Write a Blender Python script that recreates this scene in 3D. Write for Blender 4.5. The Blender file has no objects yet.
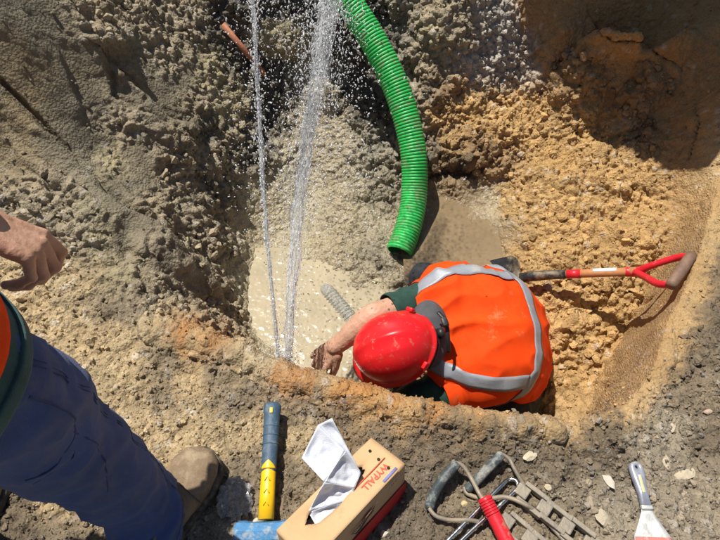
import bpy, bmesh, math, random
import numpy as np
from mathutils import Vector, Matrix, Quaternion
from mathutils.bvhtree import BVHTree
R = math.radians
rng = np.random.default_rng(7)
random.seed(7)

# ------------------------------------------------------------------ camera, sky, sun
S = bpy.context.scene
COL = S.collection
DEP = R(52.0); FPX = 524.0
CAMZ = 1.30
cd = bpy.data.cameras.new("camera"); cam = bpy.data.objects.new("camera", cd); COL.objects.link(cam)
cam.location = (0, 0, CAMZ); cam.rotation_euler = (math.pi/2 - DEP, 0, 0)
cd.sensor_width = 36.0; cd.lens = 36.0*FPX/720.0; cd.clip_start = 0.02; cd.clip_end = 400
S.camera = cam
SUN = Vector((-0.28, 0.23, 0.93)).normalized()
w = bpy.data.worlds.new("World"); S.world = w; w.use_nodes = True
wn = w.node_tree.nodes; bg = wn["Background"]
sky = wn.new("ShaderNodeTexSky"); sky.sky_type = 'NISHITA'; sky.sun_disc = False
sky.sun_elevation = math.asin(SUN.z); sky.sun_rotation = math.atan2(SUN.x, SUN.y)
w.node_tree.links.new(sky.outputs[0], bg.inputs[0]); bg.inputs[1].default_value = 0.052
sd_ = bpy.data.lights.new("sun", 'SUN'); sd_.energy = 4.6; sd_.angle = R(0.53); sd_.color = (1.0, 0.955, 0.88)
so = bpy.data.objects.new("sun", sd_); COL.objects.link(so)
so.rotation_euler = SUN.to_track_quat('Z', 'Y').to_euler(); so.location = SUN*20
S.view_settings.view_transform = 'Standard'; S.view_settings.look = 'None'
S.view_settings.exposure = 0.36; S.view_settings.gamma = 1.0

# ------------------------------------------------------------------ projection helpers (used to place real points in the world)
cD, sD = math.cos(DEP), math.sin(DEP)
def P(px, py, t):
    dx = (px-360)/FPX; up = (270-py)/FPX
    return Vector((dx*t, (cD+up*sD)*t, CAMZ+(-sD+up*cD)*t))
def PZ(px, py, z):
    up = (270-py)/FPX
    return P(px, py, (z-CAMZ)/(-sD+up*cD))
def proj(X, Y, Z):
    t = Y*cD + (CAMZ-Z)*sD
    t = np.maximum(t, 0.05)
    return 360+FPX*X/t, 270-FPX*(Y*sD-(CAMZ-Z)*cD)/t

# ------------------------------------------------------------------ numpy noise
_perm = rng.permutation(256).astype(np.int64); _perm = np.concatenate([_perm, _perm])
_g = rng.normal(size=(256, 3)); _g /= np.linalg.norm(_g, axis=1)[:, None]; _g = _g.astype(np.float32)
_r4 = rng.random((256, 4)).astype(np.float32)
def _h(i, j, k): return _perm[(_perm[(_perm[i & 255]+j) & 255]+k) & 255]
def perlin(p):
    f = np.floor(p); i = f.astype(np.int64); d = (p-f).astype(np.float32)
    u = d*d*d*(d*(d*6-15)+10)
    out = np.zeros(len(p), np.float32)
    for a in (0, 1):
        for b in (0, 1):
            for c in (0, 1):
                g = _g[_h(i[:, 0]+a, i[:, 1]+b, i[:, 2]+c)]
                dot = g[:, 0]*(d[:, 0]-a)+g[:, 1]*(d[:, 1]-b)+g[:, 2]*(d[:, 2]-c)
                out += dot*(u[:, 0] if a else 1-u[:, 0])*(u[:, 1] if b else 1-u[:, 1])*(u[:, 2] if c else 1-u[:, 2])
    return out*1.5
def fbm(p, o=4, lac=2.1, gain=0.5):
    s = 0; a = 1
    for k in range(o):
        s = s + a*perlin(p*(lac**k)+17.3*k); a *= gain
    return s
def clods(p, size, dens=0.7, blocky=0.5):
    """union of many angular lumps; returns height 0..~1 and id value"""
    q = p/size
    f = np.floor(q); i = f.astype(np.int64)
    best = np.zeros(len(p), np.float32); idv = np.zeros(len(p), np.float32)
    for a in (-1, 0, 1):
        for b in (-1, 0, 1):
            for c in (-1, 0, 1):
                hh = _h(i[:, 0]+a, i[:, 1]+b, i[:, 2]+c)
                r = _r4[hh]
                g = _g[(hh*7+13) & 255]
                dx = (q[:, 0]-(i[:, 0]+a+r[:, 0])).astype(np.float32)
                dy = (q[:, 1]-(i[:, 1]+b+r[:, 1])).astype(np.float32)
                dz = (q[:, 2]-(i[:, 2]+c+r[:, 2])).astype(np.float32)
                rad = 0.35+0.55*_r4[(hh*3+5) & 255, 3]
                rad = np.where(_r4[(hh*5+1) & 255, 0] < dens, rad, 0)
                d2 = dx*dx+dy*dy+dz*dz
                e = dx*g[:, 0]+dy*g[:, 1]+dz*g[:, 2]
                d = e
                for mm in (11, 19, 29, 41, 53, 61):
                    g2 = _g[(hh*mm+3) & 255]
                    d = np.maximum(d, dx*g2[:, 0]+dy*g2[:, 1]+dz*g2[:, 2])
                d2 = np.sqrt(d2)
                d = (1-blocky)*d2+blocky*np.maximum(d*1.15, d2*.55)
                hgt = np.clip((rad-d)*1.5, 0, rad*.8)
                m = hgt > best
                best = np.where(m, hgt, best); idv = np.where(m, r[:, 3], idv)
    return best, idv

# ------------------------------------------------------------------ materials
def mat(name, color, rough=0.7, var=0.15, scale=30, bump=0.2, bscale=120, color2=None, metal=0, spec=0.5, trans=0, ior=1.45, sheen=0, coat=0, alpha=1, dirt=None, dirt_scale=8, dirt_amt=0.5):
    m = bpy.data.materials.new(name); m.use_nodes = True
    nt = m.node_tree; n = nt.nodes; L = nt.links
    b = n["Principled BSDF"]
    tc = n.new("ShaderNodeTexCoord")
    ns = n.new("ShaderNodeTexNoise"); ns.inputs["Scale"].default_value = scale; ns.inputs["Detail"].default_value = 6; ns.inputs["Roughness"].default_value = 0.65
    L.new(tc.outputs["Object"], ns.inputs["Vector"])
    rp = n.new("ShaderNodeValToRGB"); rp.color_ramp.elements[0].position = 0.3; rp.color_ramp.elements[1].position = 0.7
    c = np.array(color[:3]); c2 = np.array(color2[:3]) if color2 is not None else c*(1+var)
    c1 = c*(1-var) if color2 is None else c
    rp.color_ramp.elements[0].color = (*c1, 1); rp.color_ramp.elements[1].color = (*np.minimum(c2, 1), 1)
    L.new(ns.outputs[0], rp.inputs[0]); out = rp.outputs[0]
    if dirt is not None:
        n2 = n.new("ShaderNodeTexNoise"); n2.inputs["Scale"].default_value = dirt_scale; n2.inputs["Detail"].default_value = 9; n2.inputs["Roughness"].default_value = 0.75
        L.new(tc.outputs["Object"], n2.inputs["Vector"])
        r2 = n.new("ShaderNodeValToRGB"); r2.color_ramp.elements[0].position = 0.62-0.25*dirt_amt; r2.color_ramp.elements[1].position = 0.72-0.1*dirt_amt
        L.new(n2.outputs[0], r2.inputs[0])
        mx = n.new("ShaderNodeMixRGB"); L.new(r2.outputs[0], mx.inputs[0]); L.new(out, mx.inputs[1]); mx.inputs[2].default_value = (*dirt, 1)
        out = mx.outputs[0]
        mr = n.new("ShaderNodeMapRange"); mr.inputs[3].default_value = rough; mr.inputs[4].default_value = max(rough, 0.8)
        L.new(r2.outputs[0], mr.inputs[0]); L.new(mr.outputs[0], b.inputs["Roughness"])
    else:
        b.inputs["Roughness"].default_value = rough
    L.new(out, b.inputs["Base Color"])
    b.inputs["Metallic"].default_value = metal; b.inputs["Specular IOR Level"].default_value = spec
    b.inputs["Transmission Weight"].default_value = trans; b.inputs["IOR"].default_value = ior
    b.inputs["Coat Weight"].default_value = coat; b.inputs["Sheen Weight"].default_value = sheen
    b.inputs["Alpha"].default_value = alpha
    if bump:
        n3 = n.new("ShaderNodeTexNoise"); n3.inputs["Scale"].default_value = bscale; n3.inputs["Detail"].default_value = 5
        L.new(tc.outputs["Object"], n3.inputs["Vector"])
        bp = n.new("ShaderNodeBump"); bp.inputs["Strength"].default_value = bump; bp.inputs["Distance"].default_value = 0.004
        L.new(n3.outputs[0], bp.inputs["Height"]); L.new(bp.outputs[0], b.inputs["Normal"])
    return m
MUD = (0.30, 0.22, 0.12)

# ------------------------------------------------------------------ object helpers
def tag(o, label=None, cat=None, group=None, kind=None):
    if label: o["label"] = label
    if cat: o["category"] = cat
    if group: o["group"] = group
    if kind: o["kind"] = kind
    return o
def empty(name, loc=(0, 0, 0)):
    o = bpy.data.objects.new(name, None); COL.objects.link(o); o.location = loc
    o.empty_display_size = 0.05
    return o
def mesh_obj(name, verts, faces, m, parent=None, smooth=True):
    me = bpy.data.meshes.new(name); me.from_pydata([tuple(v) for v in verts], [], faces); me.update()
    if smooth:
        me.polygons.foreach_set("use_smooth", [True]*len(me.polygons))
    if m: me.materials.append(m)
    o = bpy.data.objects.new(name, me); COL.objects.link(o)
    if parent:
        o.parent = parent
        o.matrix_parent_inverse = Matrix.Translation(-Vector(parent.location)) if parent.parent is None and parent.type == 'EMPTY' else Matrix.Identity(4)
    return o
def bm_obj(name, bm, m, parent=None, smooth=True):
    me = bpy.data.meshes.new(name); bm.to_mesh(me); bm.free()
    if smooth: me.polygons.foreach_set("use_smooth", [True]*len(me.polygons))
    if m: me.materials.append(m)
    o = bpy.data.objects.new(name, me); COL.objects.link(o)
    if parent:
        o.parent = parent
        o.matrix_parent_inverse = Matrix.Translation(-Vector(parent.location)) if parent.parent is None and parent.type == 'EMPTY' else Matrix.Identity(4)
    return o
def smooth_path(pts, n, rad=None):
    """Catmull-Rom through points; returns points (and radii)"""
    pts = [Vector(p) for p in pts]
    N = len(pts); out = []; rr = []
    for k in range(n):
        s = k/(n-1)*(N-1); i = min(int(s), N-2); f = s-i
        p0 = pts[max(i-1, 0)]; p1 = pts[i]; p2 = pts[i+1]; p3 = pts[min(i+2, N-1)]
        out.append(0.5*((2*p1)+(p2-p0)*f+(2*p0-5*p1+4*p2-p3)*f*f+(3*p1-p0-3*p2+p3)*f**3))
        if rad is not None: rr.append(rad[i]*(1-f)+rad[i+1]*f)
    return (out, rr) if rad is not None else out
def frames(path):
    T = [(path[min(i+1, len(path)-1)]-path[max(i-1, 0)]).normalized() for i in range(len(path))]
    u = Vector((0, 0, 1)) if abs(T[0].z) < 0.9 else Vector((1, 0, 0))
    out = []
    for t in T:
        u = (u-t*u.dot(t)).normalized(); out.append((t, u, t.cross(u)))
    return out
def tube(path, radii, seg=12, cap=True, bm=None, flat=None, dome=0):
    own = bm is None
    if own: bm = bmesh.new()
    if not hasattr(radii, '__len__'): radii = [radii]*len(path)
    path = [Vector(p) for p in path]; radii = list(radii)
    fr = frames(path)
    if dome:
        t0 = fr[0][0]; t1 = fr[-1][0]; a = []; b = []
        for k in range(3):
            th = (k+0.3)/3*math.pi/2
            a.append((path[0]-t0*radii[0]*math.cos(th)*dome, radii[0]*math.sin(th), fr[0]))
            b.append((path[-1]+t1*radii[-1]*math.cos(th)*dome, radii[-1]*math.sin(th), fr[-1]))
        path = [q[0] for q in a]+path+[q[0] for q in b[::-1]]
        radii = [q[1] for q in a]+radii+[q[1] for q in b[::-1]]
        fr = [q[2] for q in a]+fr+[q[2] for q in b[::-1]]
    rings = []
    for p, r, (t, u, v) in zip(path, radii, fr):
        fl = flat or 1
        rings.append([bm.verts.new(p+u*(r*fl*math.cos(2*math.pi*k/seg))+v*(r*math.sin(2*math.pi*k/seg))) for k in range(seg)])
    for a, b in zip(rings[:-1], rings[1:]):
        for k in range(seg):
            bm.faces.new((a[k], a[(k+1) % seg], b[(k+1) % seg], b[k]))
    if cap:
        bm.faces.new(rings[0][::-1]); bm.faces.new(rings[-1])
    return bm
def box_bm(c, ax, half, bm=None, bevel=0):
    own = bm is None
    if own: bm = bmesh.new()
    c = Vector(c); X, Y, Z = [Vector(a).normalized() for a in ax]
    vs = []
    for sx in (-1, 1):
        for sy in (-1, 1):
            for sz in (-1, 1):
                vs.append(bm.verts.new(c+X*sx*half[0]+Y*sy*half[1]+Z*sz*half[2]))
    f = []
    for q in ((0, 1, 3, 2), (4, 6, 7, 5), (0, 4, 5, 1), (2, 3, 7, 6), (0, 2, 6, 4), (1, 5, 7, 3)):
        f.append(bm.faces.new([vs[i] for i in q]))
    if bevel:
        es = list({e for g in f for e in g.edges})
        bmesh.ops.bevel(bm, geom=es, offset=bevel, segments=2, affect='EDGES', profile=0.5)
    return bm
def blob(name, builders, voxel, m, parent=None, smooth_it=6, disp=None):
    """one continuous body: overlapping tapered volumes fused by a voxel remesh, then smoothed"""
    bm = bmesh.new()
    for f in builders: f(bm)
    bmesh.ops.recalc_face_normals(bm, faces=bm.faces)
    me = bpy.data.meshes.new(name+"_src"); bm.to_mesh(me); bm.free()
    o = bpy.data.objects.new(name+"_src", me); COL.objects.link(o)
    r = o.modifiers.new("r", 'REMESH'); r.mode = 'VOXEL'; r.voxel_size = voxel
    s = o.modifiers.new("s", 'SMOOTH'); s.iterations = smooth_it; s.factor = 0.5
    dg = bpy.context.evaluated_depsgraph_get()
    me2 = bpy.data.meshes.new_from_object(o.evaluated_get(dg))
    bpy.data.objects.remove(o); bpy.data.meshes.remove(me)
    me2.name = name
    me2.polygons.foreach_set("use_smooth", [True]*len(me2.polygons))
    me2.materials.clear(); me2.materials.append(m)
    if disp is not None:
        n = len(me2.vertices); co = np.empty(n*3, np.float32); me2.vertices.foreach_get("co", co); co = co.reshape(-1, 3)
        no = np.empty(n*3, np.float32); me2.vertex_normals.foreach_get("vector", no); no = no.reshape(-1, 3)
        co += no*disp(co)[:, None]
        me2.vertices.foreach_set("co", co.ravel()); me2.update()
    o2 = bpy.data.objects.new(name, me2); COL.objects.link(o2)
    if parent:
        o2.parent = parent; o2.matrix_parent_inverse = Matrix.Translation(-Vector(parent.location))
    return o2
def limb(pts, rad, seg=14, n=None, flat=None):
    def f(bm):
        if n: a, b = smooth_path(pts, n, rad)
        else: a, b = pts, rad
        tube(a, b, seg, True, bm, flat, dome=1)
    return f
def ball(c, ax, r):
    def f(bm):
        M = Matrix.Identity(4)
        X, Y, Z = [Vector(a).normalized() for a in ax]
        M = Matrix(((X.x*r[0], Y.x*r[1], Z.x*r[2], c[0]), (X.y*r[0], Y.y*r[1], Z.y*r[2], c[1]), (X.z*r[0], Y.z*r[1], Z.z*r[2], c[2]), (0, 0, 0, 1)))
        bmesh.ops.create_uvsphere(bm, u_segments=24, v_segments=16, radius=1, matrix=M)
    return f
AX = ((1, 0, 0), (0, 1, 0), (0, 0, 1))
def text_obj(name, s, size, origin, xdir, ydir, m, parent, squash=1.0, shear=0.0, bold=0.0):
    cu = bpy.data.curves.new(name, 'FONT'); cu.body = s; cu.size = size; cu.align_x = 'CENTER'; cu.align_y = 'CENTER'
    cu.extrude = 0.0002; cu.shear = shear; cu.offset = bold; cu.resolution_u = 3
    o = bpy.data.objects.new(name, cu); COL.objects.link(o)
    dg = bpy.context.evaluated_depsgraph_get()
    me = bpy.data.meshes.new_from_object(o.evaluated_get(dg)); bpy.data.objects.remove(o)
    X = Vector(xdir).normalized(); Y = Vector(ydir); Y = (Y-X*Y.dot(X)).normalized(); Z = X.cross(Y)
    Mt = Matrix(((X.x*squash, Y.x, Z.x, origin[0]), (X.y*squash, Y.y, Z.y, origin[1]), (X.z*squash, Y.z, Z.z, origin[2]), (0, 0, 0, 1)))
    me.transform(Mt); me.materials.clear(); me.materials.append(m)
    o = bpy.data.objects.new(name, me); COL.objects.link(o); o.parent = parent
    o.matrix_parent_inverse = Matrix.Translation(-Vector(parent.location)) if parent.type == 'EMPTY' else Matrix.Identity(4)
    return o

# ================================================================== TERRAIN
# base surface: thin plate spline through surveyed points (pixel, height)
ctl = [ # inside the pit: px,py,z
 (300,340,-.50),(270,320,-.49),(340,300,-.49),(250,280,-.47),(300,250,-.455),(350,240,-.45),(380,300,-.50),(300,190,-.38),(350,180,-.34),(240,230,-.40),
 (300,130,-.22),(300,70,-.03),(340,110,-.15),(300,10,.20),(350,30,.12),(260,150,-.22),(250,60,.04),(240,0,.26),
 (230,300,-.40),(215,260,-.30),(200,300,-.27),(190,220,-.14),(240,345,-.36),(205,325,-.17),
 (150,200,.0),(170,260,-.06),(150,130,.13),(200,130,-.02),(190,60,.16),(150,0,.40),(190,0,.32),
 (100,150,.13),(100,80,.30),(60,130,.27),(50,60,.45),(0,10,.66),(60,0,.58),(100,0,.50),(0,100,.40),(0,160,.22),(60,190,.16),(0,210,.13),
 (100,220,.06),(60,235,.07),(40,270,.03),(110,260,.02),(140,300,-.02),
 (420,190,-.37),(470,220,-.39),(430,250,-.41),(500,200,-.37),(500,245,-.40),(450,175,-.33),(440,205,-.415),(480,235,-.42),
 (400,60,.05),(430,110,-.10),(470,60,.06),(400,0,.24),(460,0,.28),(500,130,-.16),(540,170,-.23),(540,112,-.15),(520,230,-.33),(560,250,-.31),(600,300,-.38),(560,330,-.42),(590,370,-.50),(540,380,-.55),
 (600,220,-.26),(640,240,-.24),(652,300,-.40),(628,350,-.48),(665,200,-.18),(600,150,-.16),(640,160,-.13),(600,120,-.12),(660,150,-.10),
 (530,72,-.04),(560,92,-.09),(545,50,.06),(560,20,.204),(520,0,.22),(600,40,.143),(600,0,.33),(620,90,-.03),(650,120,-.06),(650,40,.223),(650,0,.36),(690,150,-.02),(700,60,.18),(680,20,.31),(715,100,.13),(715,170,.0),(715,30,.27)]
C = []
for px, py, z in ctl:
    if px < 230 and z > .04: z = .04+(z-.04)*.8
    p = PZ(px, py, z); C.append((p.x, p.y, z))
C += [(0.15, .78, -.72), (.35, .75, -.78), (.6, .78, -.75), (.25, .95, -.74), (.5, 1.0, -.70), (.0, .75, -.60), (-.12, .78, -.52), (.25, 1.15, -.55), (.7, .8, -.6),
      (.35, .6, -.75), (.0, .62, -.6), (-.2, .68, -.45), (-.35, .72, -.25), (.75, .65, -.5)]
C += [(-2.2, .6, .1), (-2.4, 1.5, .55), (-2.0, 2.2, .8), (-2.4, 3.2, .9), (-1, 3.0, .8), (0, 3.2, .7), (1, 3.2, .8), (2, 3.0, .8), (2.4, 2, .55), (2.2, 1.2, .1), (1.9, .7, 0),
      (-1.3, .6, .0), (-.9, .5, 0), (-.6, .55, 0), (-1.3, 1.0, .06)]
C = np.array(C)
def tps_fit(C):
    n = len(C); d = np.sqrt(((C[:, None, :2]-C[None, :, :2])**2).sum(-1))
    K = np.where(d > 0, d*d*np.log(d+1e-9), 0)+np.eye(n)*2e-3
    Q = np.c_[np.ones(n), C[:, :2]]
    A = np.block([[K, Q], [Q.T, np.zeros((3, 3))]])
    return np.linalg.solve(A, np.r_[C[:, 2], 0, 0, 0])
W_ = tps_fit(C)
def tps(X, Y):
    out = W_[-3]+W_[-2]*X+W_[-1]*Y
    for k in range(len(C)):
        r2 = (X-C[k, 0])**2+(Y-C[k, 1])**2+1e-12
        out = out+W_[k]*0.5*r2*np.log(r2)
    return out
rim_px = [(60, 318), (120, 326), (200, 345), (250, 360), (283, 371), (340, 390), (400, 406), (470, 421), (540, 429), (580, 430), (615, 417), (638, 396), (654, 356), (671, 318), (689, 282), (701, 247), (711, 207), (722, 170)]
rim = [PZ(a, b, 0.0) for a, b in rim_px]
rim = [(-1.6, rim[0].y+.05), *[(p.x, p.y) for p in rim], (1.75, 1.75), (2.4, 2.3)]
rimw = np.array([.35, .25, .2, .12, .07, .045, .04, .04, .04, .04, .045, .04, .04, .04, .04, .04, .045, .05, .07, .3, .5])
rim = np.array(rim)
def rim_dist(X, Y):
    """signed distance to rim curve (+ inside the pit = left-hand side of the curve) and local width"""
    bd = np.full(X.shape, 1e9); bs = np.ones(X.shape); bw = np.zeros(X.shape)
    for k in range(len(rim)-1):
        a = rim[k]; b = rim[k+1]; e = b-a; L2 = (e*e).sum()
        f = np.clip(((X-a[0])*e[0]+(Y-a[1])*e[1])/L2, 0, 1)
        dx = X-a[0]-f*e[0]; dy = Y-a[1]-f*e[1]; d = np.hypot(dx, dy)
        s = np.where(e[0]*dy-e[1]*dx > 0, 1.0, -1.0)
        m = d < bd
        bd = np.where(m, d, bd); bs = np.where(m, s, bs); bw = np.where(m, rimw[k]*(1-f)+rimw[k+1]*f, bw)
    return bd*bs, bw
QG = 1.0
def axis_lines(segs, lo, hi):
    v = []
    for a, b, h in segs: v += list(np.arange(a, b, h/QG))
    v.append(segs[-1][1])
    g = 0.01; x = v[-1]; up = []
    while x < hi: g *= 1.22; x += g; up.append(x)
    g = 0.01; x = v[0]; dn = []
    while x > lo: g *= 1.22; x -= g; dn.append(x)
    return np.array(dn[::-1]+v+up)
gx = axis_lines([(-1.55, -.95, .0052), (-.95, .72, .0033), (.72, 1.28, .0026), (1.28, 1.7, .005)], -60, 60)
gy = axis_lines([(.05, .72, .0031), (.72, 1.3, .0038), (1.3, 2.75, .0034)], -60, 60)
NX, NY = len(gx), len(gy)
X, Y = np.meshgrid(gx, gy); X = X.astype(np.float64); Y = Y.astype(np.float64)
# spread the grid lines evenly over steep walls (per-column, then per-row, by surface length)
def Hplain(x, y):
    sd_, w0_ = rim_dist(x, y); s_ = np.clip(sd_/w0_+.15, 0, 1); s_ = s_*s_*(3-2*s_)
    return tps(np.clip(x, -2.6, 2.6), np.clip(y, .3, 3.3))*s_
def smooth1(a, k):
    ker = np.hanning(2*k+1); ker /= ker.sum()
    return np.apply_along_axis(lambda v: np.convolve(np.pad(v, k, mode='edge'), ker, 'valid'), 0, a)
ylo, yhi = .05, 2.75
cy = np.linspace(ylo, yhi, 420); cx = np.linspace(-2.2, 2.4, 120)
XX, YY = np.meshgrid(cx, cy)
Hc = Hplain(XX.ravel(), YY.ravel()).reshape(XX.shape)
dzy = np.clip(np.abs(np.gradient(Hc, cy, axis=0)), 0, 3.0)
dens = smooth1(np.sqrt(1+dzy**2), 6); dens = smooth1(dens.T, 5).T
iny = np.where((gy >= ylo-1e-9) & (gy <= yhi+1e-9))[0]
y0_ = gy[iny]
for_c = []
for j in range(len(cx)):
    # base rows have their own density; rows are moved so that each spans about the same surface length
    d_ = np.interp(y0_, cy, dens[:, j]); base_step = np.gradient(y0_)
    cum = np.concatenate([[0], np.cumsum((d_[1:]+d_[:-1])/2*np.diff(y0_)/((base_step[1:]+base_step[:-1])/2))])
    tgt = np.linspace(0, cum[-1], len(y0_)); for_c.append(np.interp(tgt, cum, y0_))
for_c = np.array(for_c)              # columns x rows
for r_ in range(len(iny)):
    edge = np.interp(gx, cx, for_c[:, r_])
    wt = np.clip((2.3-np.abs(gx))/.4, 0, 1)
    Y[iny[r_], :] = edge*wt+y0_[r_]*(1-wt)
Y = Y
xf, yf = X.ravel(), Y.ravel()
n3 = np.c_[xf, yf, np.zeros_like(xf)]
wob = fbm(n3*4.0, 3)
Gin = tps(np.clip(xf, -2.6, 2.6), np.clip(yf, .3, 3.3))
far = np.clip((np.hypot(xf, yf-1.2)-2.3)/2.5, 0, 1); far = far*far*(3-2*far)
Gin = Gin*(1-far)+0.0*far
Gout = 0.012*fbm(n3*2.2+5, 3)
# soft mounds in the near ground along the rusty strip behind the edge
sdist, wdt = rim_dist(xf, yf)
sdw = sdist+0.012*fbm(n3*7+3, 3)+0.015*perlin(n3*2.5)
s = np.clip(sdw/wdt+0.15, 0, 1); s = s*s*(3-2*s)
lip = 0.022*np.exp(-((sdw+.03)/.05)**2)*np.clip((xf+.5)/.3, 0, 1)*(yf < .75)
H = (Gout+lip)*(1-s)+Gin*s
outmask = 1-s
# leave near foreground stable
Hg = H.reshape(NY, NX)
base = np.c_[xf, yf, H]
PX, PY = proj(xf, yf, H)
PX = PX+9*perlin(n3*9+2)+8*perlin(n3*28)+7*perlin(n3*75); PY = PY+9*perlin(n3*9+40)+8*perlin(n3*28+9)+7*perlin(n3*75+4)
# ---- soil kinds: colour, big, mid, small clod size, wetness
T = dict(
 sand=((.47, .295, .12), .55, .9, 1.0, 0), sandlt=((.44, .33, .185), .3, .9, 1.0, 0), sandsmooth=((.45, .30, .14), .12, .3, .5, 0),
 clay=((.40, .235, .095), .15, .25, .6, 0), clayrub=((.29, .185, .09), .9, .9, .6, 0),
 rubble=((.325, .265, .175), .5, .9, 1.15, .1), slab=((.195, .165, .11), .10, .05, .16, .2), slabbr=((.23, .18, .105), .12, .08, .2, .1),
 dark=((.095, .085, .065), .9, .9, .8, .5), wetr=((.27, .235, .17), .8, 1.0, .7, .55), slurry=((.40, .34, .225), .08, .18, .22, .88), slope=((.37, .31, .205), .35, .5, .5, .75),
 cutshade=((.38, .235, .10), .05, .08, .3, 0), puddle=((.23, .165, .09), .0, .0, .03, 1.0), gravel=((.42, .38, .32), .2, 1.1, 1.0, 0),  # brown band on the right wall: its shade is painted into the soil colour
 soil=((.155, .120, .080), .3, .9, 1.0, 0), soillt=((.275, .225, .158), .3, .8, 1.0, 0), soilmid=((.215, .168, .11), .3, .9, 1.0, 0), rust=((.44, .20, .055), .15, .4, .6, 0), olive=((.34, .285, .17), .35, .7, .9, .1))
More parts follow.
